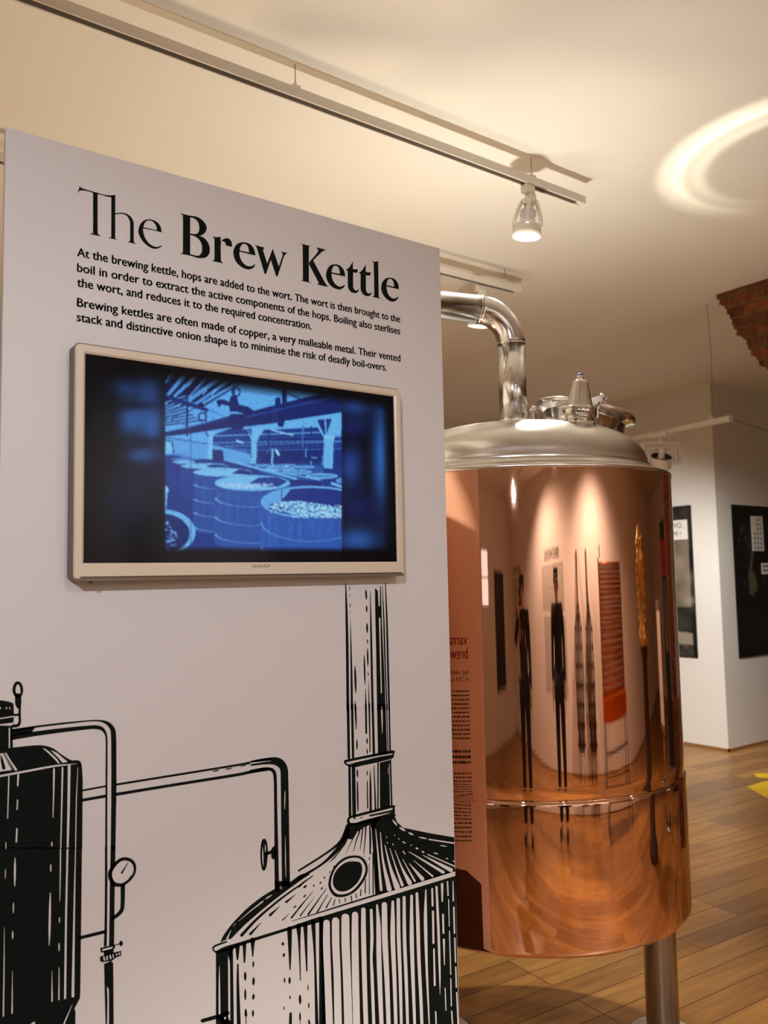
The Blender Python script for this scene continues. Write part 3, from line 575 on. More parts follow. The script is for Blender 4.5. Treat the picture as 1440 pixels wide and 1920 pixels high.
for pts, w_ in (([(66,545),(66,760),(78,1100),(95,1576)],[66,72,70,72]),([(158,525),(160,760),(174,1100),(184,1576)],[74,74,72,76]),([(258,490),(260,760),(274,1100),(288,1576)],[80,84,82,84]),([(356,462),(356,760),(361,1100),(372,1576)],[64,70,72,72]),([(441,410),(443,700),(455,1200),(467,1576)],[44,50,48,46]),([(521,415),(528,700),(522,900),(530,1100),(547,1576)],[28,32,26,32,30]),([(580,365),(594,560),(600,900),(614,1300),(626,1576)],[18,42,50,46,42]),([(655,360),(660,700),(680,1100),(698,1576)],[54,58,50,42]),([(741,330),(740,560),(742,760),(757,1100),(772,1576)],[26,44,46,40,34]),([(797,308),(801,700),(816,1100),(828,1576)],[34,38,34,28]),([(856,285),(860,700),(876,1100),(892,1576)],[30,36,34,28]),([(932,270),(934,700),(946,1100),(964,1576)],[26,42,36,28]),([(986,245),(996,520),(1006,900),(1026,1300),(1037,1576)],[26,36,34,32,30]),([(1077,210),(1074,520),(1086,1000),(1112,1576)],[12,34,24,12]),([(1142,198),(1146,370)],[18,20]),([(1150,428),(1155,750)],20),([(1160,812),(1168,1180)],[16,20]),([(1178,1452),(1183,1576)],14),([(1186,178),(1205,600),(1219,1050),(1222,1280)],[22,25,18,2]),([(1243,150),(1245,325)],[26,14]),([(1252,460),(1257,648)],18),([(1261,715),(1267,970)],[20,9]),([(1274,1210),(1282,1435)],10),([(1298,125),(1304,265)],14),([(1309,305),(1316,580)],9),([(1318,630),(1331,1070)],10),([(1332,1115),(1337,1390)],11),([(1340,1445),(1349,1576)],13),([(1354,120),(1357,320)],[8,15]),([(1362,385),(1369,650)],15),([(1372,700),(1380,945)],13),([(1382,995),(1388,1200)],13),([(1391,1255),(1406,1576)],12)): Wh(K_, pts, w_)
d.build('brewhouse_drawing', [M_ink, M_panel], panel)
# side board standing at right angles, facing the kettle
MB().box((PX1-.016, YP+PT, 0.0), (PX1, 2.52, PZ1), 0.0008).build('side_board', mat('warm_side_print', (0.74, 0.66, 0.58, 1), 0.5, spec=0.3), panel)
side = lambda Y, Z: (PX1+0.0004, Y, Z)
def bars(bm, fn, x0, x1, z0, z1, pitch, h, seed=1, wr_=(0.02, 0.07), gap=0.009):
    r = random.Random(seed); z = z0
    while z > z1:
        x = x0; sg = 1 if x1 > x0 else -1
        while (x1-x)*sg > 0.02:
            wl = r.uniform(*wr_); e = x+sg*min(wl, abs(x1-x))
            v = [bm.verts.new(fn(a, b)) for a, b in ((x, z), (e, z), (e, z+h), (x, z+h))]; bm.faces.new(v); x = e+sg*gap
        z -= pitch
def flat(name, mt, draw):
    bm = bmesh.new(); draw(bm); me = bpy.data.meshes.new(name); bm.to_mesh(me); bm.free(); return link_mesh(name, me, mt, panel)
flat('side_heading', M_red, lambda bm: [text_onto(bm, 'varna', side, 1.773+q, 1.860+q, 1.350, 0.034) for q in (0, .001)])
flat('side_heading', M_red, lambda bm: [text_onto(bm, 'brew', side, 1.772+q, 1.852+q, 1.309, 0.034) for q in (0, .001)])
flat('side_subheading', M_grey_ink, lambda bm: text_onto(bm, 'NA VARNĚ SE', side, 1.772, 1.90, 1.262, 0.013))
flat('side_subheading', M_grey_ink, lambda bm: text_onto(bm, 'A ČIRÁ SLADIN', side, 1.772, 1.90, 1.243, 0.013))
flat('side_paragraph', M_grey_ink, lambda bm: bars(bm, side, 1.772, 2.20, 1.212, 1.07, 0.0125, 0.0042, 3, (.004, .016), .003))
flat('side_paragraph', M_grey_ink, lambda bm: bars(bm, side, 1.772, 2.20, 1.035, 0.995, 0.016, 0.008, 4, (.004, .016), .003))
flat('side_paragraph', M_grey_ink, lambda bm: bars(bm, side, 1.772, 2.20, 0.97, 0.78, 0.0125, 0.0042, 5, (.004, .016), .003))
flat('side_picture', mat('dark_brown_print', rgb(60, 32, 18), 0.5, noise=(9, 0.5)), lambda bm: bm.faces.new([bm.verts.new(side(y, z)) for y, z in ((1.735, 0.02), (2.45, 0.02), (2.45, 0.70), (2.1, 0.74), (1.80, 0.70), (1.735, 0.66))]))

# ------------------------------------------------------------------ television
YT = YP-0.042
def tvp(x, y): p = at_y(x, y, YT); return p[0], p[2]
tx0 = (tvp(144.5, 641)[0]+tvp(137, 1086)[0])/2; tx1 = (tvp(753, 731)[0]+tvp(758, 1077)[0])/2
tz1 = (tvp(144.5, 641)[1]+tvp(753, 731)[1])/2; tz0 = (tvp(137, 1089)[1]+tvp(758, 1078)[1])/2
sx0 = (tvp(162, 660)[0]+tvp(156, 1056)[0])/2; sx1 = (tvp(741, 745)[0]+tvp(745.5, 1053)[0])/2
sz1 = (tvp(162, 660)[1]+tvp(741, 745)[1])/2; sz0 = (tvp(156, 1056)[1]+tvp(745.5, 1053)[1])/2
tv = empty('television', ((tx0+tx1)/2, YP-0.02, tz0), 'cream framed flat television on the white board, showing a blue picture of wooden vats', 'television')
def rrect(x0, x1, z0, z1, r, n=5):
    out = []
    for cx, cz, a0 in ((x1-r, z1-r, 0), (x0+r, z1-r, 90), (x0+r, z0+r, 180), (x1-r, z0+r, 270)):
        for k in range(n+1): a = math.radians(a0+90*k/n); out.append((cx+r*math.cos(a), cz+r*math.sin(a)))
    return out
def bezel():
    bm = bmesh.new(); n = 6
    loops = []
    for (x0, x1, z0, z1, r, y) in ((tx0, tx1, tz0, tz1, .010, YP-.001), (tx0, tx1, tz0, tz1, .010, YT+.006), (tx0+.002, tx1-.002, tz0+.002, tz1-.002, .009, YT+.001), (tx0+.006, tx1-.006, tz0+.006, tz1-.006, .006, YT),
                                   (sx0-.004, sx1+.004, sz0-.004, sz1+.004, .001, YT), (sx0, sx1, sz0, sz1, .0006, YT+.003), (sx0, sx1, sz0, sz1, .0006, YT+.012)):
        loops.append([bm.verts.new((x, y, z)) for x, z in rrect(x0, x1, z0, z1, r)])
    for A, B in zip(loops, loops[1:]):
        for k in range(len(A)): bm.faces.new((A[k], A[(k+1) % len(A)], B[(k+1) % len(A)], B[k]))
    bmesh.ops.recalc_face_normals(bm, faces=bm.faces)
    me = bpy.data.meshes.new('bezel'); bm.to_mesh(me); bm.free(); return link_mesh('bezel', me, M_bezel, tv)
bz = bezel()
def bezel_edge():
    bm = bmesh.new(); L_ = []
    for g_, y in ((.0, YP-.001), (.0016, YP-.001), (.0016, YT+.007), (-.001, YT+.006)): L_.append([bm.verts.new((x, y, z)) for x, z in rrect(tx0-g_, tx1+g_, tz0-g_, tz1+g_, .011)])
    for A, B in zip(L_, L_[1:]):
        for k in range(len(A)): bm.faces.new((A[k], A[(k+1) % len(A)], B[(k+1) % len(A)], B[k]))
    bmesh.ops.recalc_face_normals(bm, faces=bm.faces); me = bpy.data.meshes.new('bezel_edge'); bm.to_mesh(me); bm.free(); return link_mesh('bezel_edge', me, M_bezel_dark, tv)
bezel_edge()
zl = tvp(450, 1077)[1]; zl2 = tvp(450, 1081.5)[1]
MB().box((tx0+.012, YT-.0006, zl2), (tx1-.010, YT+.004, zl)).build('bezel_groove', M_bezel_dark, bz)
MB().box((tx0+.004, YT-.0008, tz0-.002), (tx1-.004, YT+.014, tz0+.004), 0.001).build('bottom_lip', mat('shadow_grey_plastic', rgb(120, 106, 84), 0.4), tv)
MB().box((tx0+.03, YT-.0004, tz0-.006), (tx0+.036, YT+.006, tz0+.002)).build('foot_slot', M_black, tv)
bm = bmesh.new(); a = tvp(472, 1064.5); b_ = tvp(506.5, 1064.5)
text_onto(bm, 'SHARP', lambda X, Z: (X, YT-0.0004, Z), a[0], b_[0], a[1], 0.0068)
me = bpy.data.meshes.new('maker_lettering'); bm.to_mesh(me); bm.free(); link_mesh('maker_lettering', me, mat('grey_lettering', rgb(118, 104, 92), 0.4), tv)
pl = tvp(489.5, 1072); MB().ball((pl[0], YT, pl[1]), 0.0022, (1, .4, 1)).build('power_light', mat('blue_power_light', (0.1, 0.1, 0.5, 1), 0.3, emit=(0.25, 0.22, 1, 1), strength=1.2), tv)

class Pic:
    """a flat picture laid down as colours on a fine grid"""
    def __init__(s, U, V, base): s.U, s.V = U, V; s.c = np.ones(U.shape+(3,))*np.array(base, float)
    def mask(s, pts):
        m_ = np.zeros(s.U.shape, bool); P_ = np.array(pts, float)
        bx = (s.U >= P_[:, 0].min()) & (s.U <= P_[:, 0].max()) & (s.V >= P_[:, 1].min()) & (s.V <= P_[:, 1].max())
        u, v = s.U[bx], s.V[bx]; ins = np.zeros(u.shape, bool); j = len(P_)-1
        for i in range(len(P_)):
            x1, y1, x2, y2 = *P_[i], *P_[j]
            if y1 != y2: ins ^= ((y1 > v) != (y2 > v)) & (u < (x2-x1)*(v-y1)/(y2-y1)+x1)
            j = i
        m_[bx] = ins; return m_
    def put(s, m_, col, a=1.0):
        if np.isscalar(a): a = np.full(s.U.shape, a)
        w_ = np.where(m_, a, 0)[..., None]; s.c = s.c*(1-w_)+np.array(col, float)*w_
    def poly(s, pts, col, a=1.0): s.put(s.mask(pts), col, a)
    def line(s, p, q, w_, col, a=1.0):
        p, q = np.array(p, float), np.array(q, float); dd = q-p; L = dd@dd+1e-9
        t_ = np.clip(((s.U-p[0])*dd[0]+(s.V-p[1])*dd[1])/L, 0, 1)
        s.put(np.hypot(s.U-p[0]-t_*dd[0], s.V-p[1]-t_*dd[1]) < w_/2, col, a)
    def ell(s, c, rx, ry, col, a=1.0, inner=0.0, half=None, rot=0.0):
        cr, sr = math.cos(rot), math.sin(rot); x = s.U-c[0]; y = s.V-c[1]
        r = np.hypot((x*cr+y*sr)/rx, (-x*sr+y*cr)/ry); m_ = (r <= 1) & (r >= inner)
        if half == 'top': m_ &= y < 0
        if half == 'bot': m_ &= y > 0
        s.put(m_, col, a)
    def glow(s, c, rx, ry, col, a=1.0):
        g = np.exp(-(((s.U-c[0])/rx)**2+((s.V-c[1])/ry)**2))*a; s.c = s.c*(1-g[..., None])+np.array(col, float)*g[..., None]
    def blur(s, m_, n):
        for _ in range(n):
            k = s.c.copy()
            for ax in (0, 1): k = (np.roll(k, 1, ax)+k*2+np.roll(k, -1, ax))/4
            s.c = np.where(m_[..., None], k, s.c)
def grid_mesh(name, pts, colors, mt, parent=None, loc=None):
    nv, nu = pts.shape[:2]; me = bpy.data.meshes.new(name)
    idx = np.arange(nv*nu).reshape(nv, nu)
    q = np.stack([idx[:-1, :-1], idx[:-1, 1:], idx[1:, 1:], idx[1:, :-1]], -1).reshape(-1, 4)
    me.vertices.add(nv*nu); me.vertices.foreach_set('co', pts.reshape(-1))
    me.loops.add(q.size); me.loops.foreach_set('vertex_index', q.reshape(-1).astype(np.int32))
    me.polygons.add(len(q)); me.polygons.foreach_set('loop_start', np.arange(0, q.size, 4, dtype=np.int32))
    me.update(calc_edges=True)
    at = me.color_attributes.new('picture', 'FLOAT_COLOR', 'POINT')
    rgba = np.ones((nv*nu, 4)); rgba[:, :3] = lin(np.clip(colors, 0, 255).reshape(-1, 3)); at.data.foreach_set('color', rgba.reshape(-1))
    return link_mesh(name, me, mt, parent, loc)

def tv_picture():
    nu, nv = 560, 320
    X = np.linspace(sx0, sx1, nu); Z = np.linspace(sz1, sz0, nv); XX, ZZ = np.meshgrid(X, Z)
    pts = np.stack([XX, np.full_like(XX, YT+.006), ZZ], -1); px_, py_ = project(pts)
    U = (px_-300)*4; V = (py_-680)*4
    p = Pic(U, V, (2, 3, 10))
    inside = (px_ > 309.5) & (px_ < 640.5)
    br, md, dk, vd = (96, 176, 248), (52, 104, 190), (20, 42, 116), (10, 20, 66)
    # soft margins of the enlarged picture behind
    for c_, rx, ry, cl, a_ in (((-240, 430), 200, 130, (44, 98, 176), .95), ((-120, 700), 150, 60, (52, 110, 190), .9), ((-300, 200), 170, 70, (40, 90, 170), .7), ((-80, 250), 90, 150, (44, 96, 178), .6), ((-60, 480), 80, 140, (50, 104, 186), .8), ((-250, 1000), 260, 260, (8, 18, 56), .9)): p.glow(c_, rx, ry, cl, a_)
    for c_, rx, ry, cl, a_ in (((-200, 320), 260, 30, (8, 16, 44), .8), ((-150, 590), 240, 30, (8, 18, 50), .85), ((-380, 420), 100, 420, (3, 5, 16), .9), ((-30, 820), 120, 130, (10, 20, 62), .7)): p.glow(c_, rx, ry, cl, a_)
    for c_, rx, ry, cl, a_ in (((1460, 300), 130, 120, (36, 78, 160), .9), ((1660, 700), 70, 420, (46, 104, 190), .95), ((1450, 480), 130, 70, (14, 34, 96), .9), ((1430, 780), 90, 170, (34, 72, 160), .9), ((1480, 1080), 150, 130, (12, 28, 92), .9), ((1480, 1330), 170, 100, (44, 96, 180), .9), ((1650, 1180), 90, 60, (10, 24, 74), .8)): p.glow(c_, rx, ry, cl, a_)
    keep = p.c.copy()
    # the clear picture
    p.poly([(36, -40), (1362, -40), (1362, 1500), (36, 1500)], br)
    p.poly([(36, -40), (800, -40), (640, 140), (300, 345), (36, 300)], vd)
    for k, (a_, b_, w_) in enumerate((((120, 30), (40, 150), 12), ((215, 55), (60, 240), 26), ((300, 70), (110, 250), 24), ((380, 75), (180, 300), 14), ((470, 100), (210, 290), 34), ((560, 105), (250, 320), 22), ((640, 120), (330, 300), 26))): p.line(a_, b_, w_, (84, 158, 232)); p.line((a_[0]+22, a_[1]), (b_[0]+22, b_[1]), 5, md)
    for a_, b_ in (((95, 70), (70, 110)), ((185, 70), (130, 150)), ((270, 100), (215, 170)), ((350, 210), (320, 240)), ((420, 200), (390, 245))): p.line(a_, b_, 7, (150, 210, 255))
    for k in range(7): p.line((36+12*k, 300+22*k), (190+20*k, 250+16*k), 12, md if k % 2 else (90, 166, 236))
    for k in range(8): p.line((36, 330+20*k), (120+25*k, 280+22*k), 7, vd)
    p.line((36, 250), (350, 355), 26, dk); p.line((36, 410), (200, 470), 10, md); p.line((205, 250), (205, 545), 14, dk)
    p.line((345, 350), (345, 440), 12, dk); p.ell((318, 405), 34, 36, dk, 1, .72); p.line((385, 210), (400, 430), 3, md); p.line((360, 350), (520, 420), 5, md); p.line((240, 400), (330, 470), 5, md)
    p.line((780, 150), (1060, 275), 9, dk); p.line((860, 150), (1060, 255), 5, md); p.line((1060, 215), (1300, 200), 4, md)
    # bright ceiling band and the dark hall behind
    p.poly([(620, 490), (1362, 375), (1362, 560), (1180, 500), (740, 500)], (104, 184, 250))
    p.poly([(400, 545), (520, 495), (700, 500), (820, 505), (1180, 485), (1225, 560), (1362, 560), (1362, 800), (640, 760), (480, 690), (400, 640)], (28, 58, 140))
    p.poly([(900, 560), (1225, 570), (1225, 740), (760, 760), (740, 640)], (22, 44, 120)); p.poly([(1310, 640), (1362, 640), (1362, 800), (1310, 790)], (26, 50, 130))
    for k, yy in enumerate((520, 545, 572, 598, 616, 632)): p.line((400, yy+30), (1362, yy-2+8*(k % 3)), 6 if k % 2 else 11, ((120, 196, 255), (40, 84, 170), (90, 160, 236))[k % 3], .75)
    p.line((840, 505), (1000, 545), 12, (150, 214, 255)); p.line((815, 505), (815, 660), 9, dk); p.line((1070, 480), (1070, 635), 10, (70, 130, 210)); p.line((1132, 480), (1132, 545), 8, dk)
    p.line((870, 655), (890, 690), 20, (160, 220, 255)); p.line((845, 650), (840, 760), 16, (120, 190, 245)); p.line((1095, 650), (1095, 710), 7, (110, 180, 240)); p.line((1140, 712), (1180, 712), 8, (130, 200, 250)); p.line((1133, 740), (1133, 800), 8, (130, 200, 250)); p.line((575, 585), (620, 600), 14, (170, 225, 255)); p.line((800, 680), (830, 640), 6, (90, 150, 225))
    # left wall
    p.poly([(36, 555), (150, 560), (355, 610), (680, 680), (680, 770), (36, 690)], (92, 168, 240)); p.poly([(36, 580), (90, 585), (100, 680), (36, 685)], (120, 196, 255)); p.line((36, 580), (85, 592), 7, dk); p.line((92, 590), (100, 675), 7, dk)
    p.poly([(390, 650), (470, 655), (480, 740), (390, 745)], (24, 46, 118)); p.line((36, 560), (560, 640), 8, md)
    for k in range(6): p.line((480+30*k, 640+6*k), (700, 655+8*k), 4, md)
    # columns
    p.poly([(340, 515), (425, 520), (395, 560), (393, 740), (358, 735), (362, 560)], (118, 194, 252)); p.line((345, 520), (362, 552), 8, dk)
    p.poly([(625, 485), (795, 485), (742, 560), (726, 605), (722, 865), (680, 850), (686, 590), (655, 510)], (112, 190, 250)); p.poly([(650, 495), (688, 492), (690, 570)], (40, 84, 168)); p.line((668, 495), (686, 560), 5, br)
    p.poly([(1175, 425), (1300, 415), (1362, 500), (1310, 560), (1302, 605), (1292, 940), (1208, 930), (1230, 610), (1225, 555)], (108, 186, 248)); p.poly([(1180, 430), (1232, 425), (1240, 560)], (26, 48, 120)); p.poly([(1245, 425), (1288, 420), (1248, 540)], (30, 58, 136)); p.line((1222, 700), (1212, 930), 14, (70, 134, 214))
    p.poly([(1225, 545), (1310, 555), (1306, 580), (1228, 572)], (140, 208, 255))
    # floor of vats
    p.poly([(36, 690), (680, 760), (1362, 800), (1362, 1500), (36, 1500)], (30, 58, 140)); p.poly([(700, 760), (1230, 770), (1220, 930), (760, 830)], (44, 86, 172))
    p.line((520, 735), (1020, 870), 20, (104, 180, 245)); p.line((800, 800), (1200, 880), 8, (120, 196, 250)); p.poly([(1030, 880), (1215, 890), (1215, 935), (980, 900)], (26, 48, 124)); p.line((1290, 905), (1362, 930), 22, (110, 186, 250))
    for c_, rx, ry in (((900, 792), 108, 16), ((1030, 820), 108, 18), ((1215, 850), 120, 22), ((790, 770), 80, 10), ((1080, 782), 80, 12), ((1370, 885), 50, 20), ((950, 768), 70, 8)): p.ell(c_, rx, ry, (130, 202, 252)); p.ell(c_, rx*.86, ry*.62, (80, 146, 222))
    def vat(c_, rx, ry, bottom, body, fill, lip=(112, 186, 246), hoops=()):
        p.poly([(c_[0]-rx, c_[1]), (c_[0]+rx, c_[1]), (c_[0]+rx, bottom), (c_[0]-rx, bottom)], body); p.ell((c_[0], bottom), rx, ry*1.15, body, 1, 0, 'bot')
        r2 = np.random.default_rng(int(rx))
        for k in range(int(rx/7)):
            x = c_[0]+r2.uniform(-.98, .98)*rx; off = ry*math.sqrt(max(0, 1-((x-c_[0])/rx)**2)); y0 = c_[1]+off+r2.uniform(5, 60); p.line((x, y0), (x+2, y0+r2.uniform(40, 260)), 3, (body[0]+20, body[1]+36, min(255, body[2]+46)) if k % 2 else (body[0]*.7, body[1]*.7, body[2]*.8), .7)
        for h in hoops:
            U_, V_ = p.U-c_[0], p.V-(c_[1]+h); rr = np.hypot(U_/rx, V_/(ry*1.2)); p.put((rr < 1.0) & (rr > 1-7/ry*.5) & (V_ > 0), (120, 186, 244), .85)
        p.ell(c_, rx, ry, lip); p.ell((c_[0], c_[1]), rx*.95, ry*.86, fill)
    for c_, rx, ry in (((120, 690), 90, 8), ((190, 722), 110, 10)): p.ell(c_, rx, ry, (70, 134, 214))
    vat((180, 745), 88, 14, 900, (30, 58, 140), (112, 186, 246)); vat((335, 775), 180, 22, 1000, (32, 64, 148), (116, 190, 248)); p.ell((430, 775), 80, 10, (26, 48, 120))
    vat((470, 822), 222, 32, 1250, (40, 80, 164), (120, 194, 250), hoops=(90, 200, 300, 410)); p.poly([(540, 830), (600, 798), (690, 820), (670, 840)], (26, 48, 120))
    vat((692, 902), 284, 60, 1340, (44, 86, 172), (118, 192, 250), hoops=(110, 250, 380)); p.poly([(670, 905), (740, 862), (880, 858), (955, 890), (900, 925), (850, 935)], (34, 66, 148))
    for k in range(90):
        x, y = rng.uniform(450, 860), rng.uniform(905, 940); p.ell((x, y), 9, 6, (150+rng.integers(0, 60), 216, 255), .6)
    vat((1135, 1045), 380, 122, 1700, (48, 92, 182), (28, 52, 136), lip=(104, 178, 244), hoops=(150, 330))
    p.poly([(775, 1000), (960, 935), (975, 960), (905, 1040), (800, 1095), (762, 1060)], (100, 172, 240))
    p.poly([(815, 1085), (905, 1040), (1050, 1036), (1210, 1060), (1362, 1098), (1362, 1165), (1200, 1165), (1000, 1140)], (134, 206, 252))
    for k in range(420):
        t_ = rng.uniform(0, 1); x = 830+530*t_; y = rng.uniform(1040+45*abs(t_-.3), 1165 if t_ > .3 else 1120); p.ell((x, y), rng.uniform(4, 10), rng.uniform(3, 7), (190, 232, 255) if rng.random() < .6 else (44, 84, 160), .8)
    p.ell((20, 1272), 246, 172, (108, 184, 246)); p.ell((6, 1282), 216, 150, (24, 44, 112))
    for k in range(110):
        a_, r_ = rng.uniform(0, 6.28), rng.uniform(0, 1)**.5; p.ell((50+95*r_*math.cos(a_), 1300+110*r_*math.sin(a_)), rng.uniform(6, 13), rng.uniform(5, 9), (124, 190, 246) if rng.random() < .5 else (20, 36, 96), .9)
    p.ell((40, 955), 26, 30, (140, 208, 255)); p.poly([(36, 980), (58, 980), (46, 1110), (36, 1110)], (120, 190, 246))
    # main pipe with its valve
    pc = (22, 40, 108)
    p.poly([(36, 520), (200, 488), (520, 402), (532, 385), (620, 385), (850, 322), (1180, 238), (1362, 190), (1362, 372), (935, 436), (925, 480), (890, 480), (880, 450), (630, 480), (615, 500), (545, 500), (530, 485), (200, 535), (36, 552)], pc)
    p.line((40, 528), (520, 420), 5, (44, 78, 160)); p.line((640, 410), (1362, 245), 16, (36, 66, 146))
    for x_, y0, y1 in ((180, 490, 540), (225, 484, 534), (870, 310, 446), (845, 325, 450)): p.line((x_, y0), (x_+4, y1), 4, (50, 88, 168))
    p.poly([(422, 288), (440, 278), (475, 276), (520, 296), (530, 252), (575, 248), (592, 318), (655, 328), (705, 362), (640, 396), (615, 376), (575, 368), (525, 366), (518, 324), (465, 312), (440, 336)], pc); p.ell((570, 220), 34, 36, pc, 1, .72); p.line((552, 180), (556, 255), 12, pc)
    p.poly([(915, 150), (952, 150), (950, 312), (918, 318)], pc); p.poly([(862, 325), (866, 270), (885, 258), (902, 266), (905, 318)], pc)
    p.line((232, 60), (232, 1420), 3, (24, 48, 120), .8); p.line((1078, 200), (1078, 1000), 2, (60, 110, 190), .6); p.line((912, 950), (914, 1030), 3, vd)
    p.c = np.where(inside[..., None], p.c, keep)
    p.blur(inside, 2); p.blur(~inside, 6)
    n1 = rng.normal(0, 1, (nv, nu)); p.c = np.where(inside[..., None], p.c*(1+0.06*n1[..., None]), p.c*(1+0.02*n1[..., None]))
    ed = np.clip((ZZ-(sz0+.022))/.014, 0, 1)*np.clip((sz1-.014-ZZ)/.026, 0, 1)*np.clip((XX-sx0-.008)/.05, 0, 1)*np.clip((sx1-.010-XX)/.03, 0, 1)
    p.c = p.c*(0.04+0.96*ed[..., None])+np.array((1, 1, 4))*(1-ed[..., None])
    ms = attr_mat('blue_screen_picture', 0.12, 0.70, 0.2)
    return grid_mesh('screen', pts, p.c, ms, tv)
tv_picture()

# ------------------------------------------------------------------ copper kettle
KX, KY = 2.03, 2.02; R1, R2 = 0.498, 0.5015; ZT, ZB_ = 1.864, 0.531
kettle = empty('brew_kettle', (KX, KY, 0), 'large polished copper brewing kettle with a steel dome, bent vent pipe and steel legs', 'kettle')
KM = Matrix.Translation((KX, KY, 0))
MB().lathe([(0, ZB_-.004), (R2-.02, ZB_-.004), (R2-.006, ZB_-.001), (R2-.001, ZB_+.006), (R2, ZB_+.014), (R2, .70), (R2, .88), (R2, .924), (R2-.0006, .930), (R2-.0016, .9325), (R1-.0030, .9365), (R1-.0032, .938), (R1-.0027, .944), (R1-.0016, .953), (R1-.0007, .964), (R1, .978), (R1, 1.03), (R1, 1.4), (R1, ZT-.006), (R1-.001, ZT-.001), (R1-.004, ZT)], 160, KM).build('copper_jacket', M_copper, kettle)
MB().lathe([(R1-.003, ZT-.012), (R1+.0015, ZT-.010), (R1+.002, ZT-.001), (R1-.002, ZT+.003), (R1-.02, ZT+.006), (.446, ZT+.020), (.438, ZT+.030), (.424, ZT+.034)], 128, KM).build('rim_band', mat('bright_satin_steel', (0.78, 0.76, 0.72, 1), 0.24, 1.0), kettle)
DOME = [(.436, ZT+.026), (.437, ZT+.034), (.434, ZT+.040), (.431, ZT+.046), (.430, ZT+.056), (.424, ZT+.074), (.412, ZT+.094), (.392, ZT+.116), (.362, ZT+.136), (.32, ZT+.153), (.26, ZT+.169), (.18, ZT+.183), (.09, ZT+.191), (0, ZT+.194)]
MB().lathe(DOME, 128, KM).build('dome_lid', M_steel, kettle)
def dome_z(r):
    rr = [a_ for a_, _ in DOME][::-1]; zz = [b for _, b in DOME][::-1]; return float(np.interp(r, rr, zz))
# vent pipe
pr = 0.0475; bend = 0.118; zb = 2.343; hd = Vector((-.90, .42, .085)).normalized()
path = [(KX, KY, ZT+.17), (KX, KY, zb)]; zh = zb+bend
sweep = [Vector(path[-1])]; ang = Vector((0, 0, 1)).angle(hd); side = (hd-Vector((0, 0, 1))*hd.z).normalized()
for k in range(16):
    a = ang*(k+.5)/16; sweep.append(sweep[-1]+(Vector((0, 0, 1))*math.cos(a)+side*math.sin(a))*(bend*ang/16))
sweep = sweep[1:]
pe = Vector(sweep[-1])
vp = MB().tube(path, pr, 40).build('vent_pipe', M_pipe, kettle)
MB().tube([path[-1]]+sweep, pr+.0004, 40).build('pipe_elbow', M_pipe, vp)
MB().tube([pe, pe+hd*0.95], pr, 40).build('pipe_run', M_pipe, vp)
MB().lathe([(pr, zh-bend-.004), (pr+.0022, zh-bend-.003), (pr+.0022, zh-bend+.002), (pr, zh-bend+.003)], 48, KM).build('weld_seam', M_chrome, vp)
MB().lathe([(pr, .002), (pr+.0022, .003), (pr+.0022, .006), (pr, .007)], 48, frame_mx(pe, hd, (0, 0, 1))).build('weld_seam', M_chrome, vp)
MB().lathe([(pr+.014, ZT+.176), (pr+.015, ZT+.192), (pr+.010, ZT+.196), (pr+.006, ZT+.214), (pr, ZT+.216)], 48, KM).build('pipe_collar', M_chrome, vp)
lat = Vector((AX[0][0], AX[0][1], 0)).normalized(); dep = Vector((AX[2][0], AX[2][1], 0)).normalized()
c0 = Vector((KX, KY, 0))+lat*.062-dep*.035
mb = MB(); mb.box(c0+Vector((-.012, -.012, ZT+.185)), c0+Vector((.012, .012, ZT+.235)), .006).ball(c0+Vector((0, 0, ZT+.243)), .014).box(c0+Vector((-.05, -.012, ZT+.185)), c0+Vector((0, .012, ZT+.21)), .006)
mb.build('pipe_clamp', M_chrome, vp)
# manway with open rolled rim
mo = Vector((KX, KY, 0))+lat*.232+dep*0.03; rr_ = math.hypot(mo.x-KX, mo.y-KY); mo.z = dome_z(rr_)-.012
nd = (lat*0.26+Vector((0, 0, 1))-dep*0.02).normalized(); MM = frame_mx(mo, nd, lat)
mw = MB().lathe([(.140, -.055), (.140, .066), (.137, .066), (.137, .012), (.0, .014)], 72, MM).build('manway', M_pipe, kettle)
MB().lathe([(.139, .060), (.146, .064), (.156, .070), (.164, .074), (.1695, .079), (.1705, .0855), (.167, .091), (.160, .092), (.150, .088), (.138, .082), (.137, .070)], 96, MM).build('manway_rim', M_chrome, mw)
lp = Vector((KX, KY, 2.112))+lat*.245-dep*.13
lt = MB(); q_ = bmesh.ops.create_cube(lt.bm, size=1, matrix=Matrix.Translation(lp) @ frame_mx((0, 0, 0), (0, 0, 1), lat) @ Matrix.Rotation(-.3, 4, 'Y') @ Matrix.Diagonal((.05, .03, .026, 1)))
bmesh.ops.bevel(lt.bm, geom=list({e_ for v_ in q_['verts'] for e_ in v_.link_edges}), offset=.006, segments=2, affect='EDGES')
lt.ball(lp+lat*.026+Vector((0, 0, .016)), .011).ball(lp+lat*.036+Vector((0, 0, .006)), .008).tube([lp+lat*.012, lp+lat*.006-dep*.02+Vector((0, 0, -.03)), lp-lat*.012-dep*.03+Vector((0, 0, -.062))], .006, 10)
lt.build('manway_latch', M_chrome, mw)
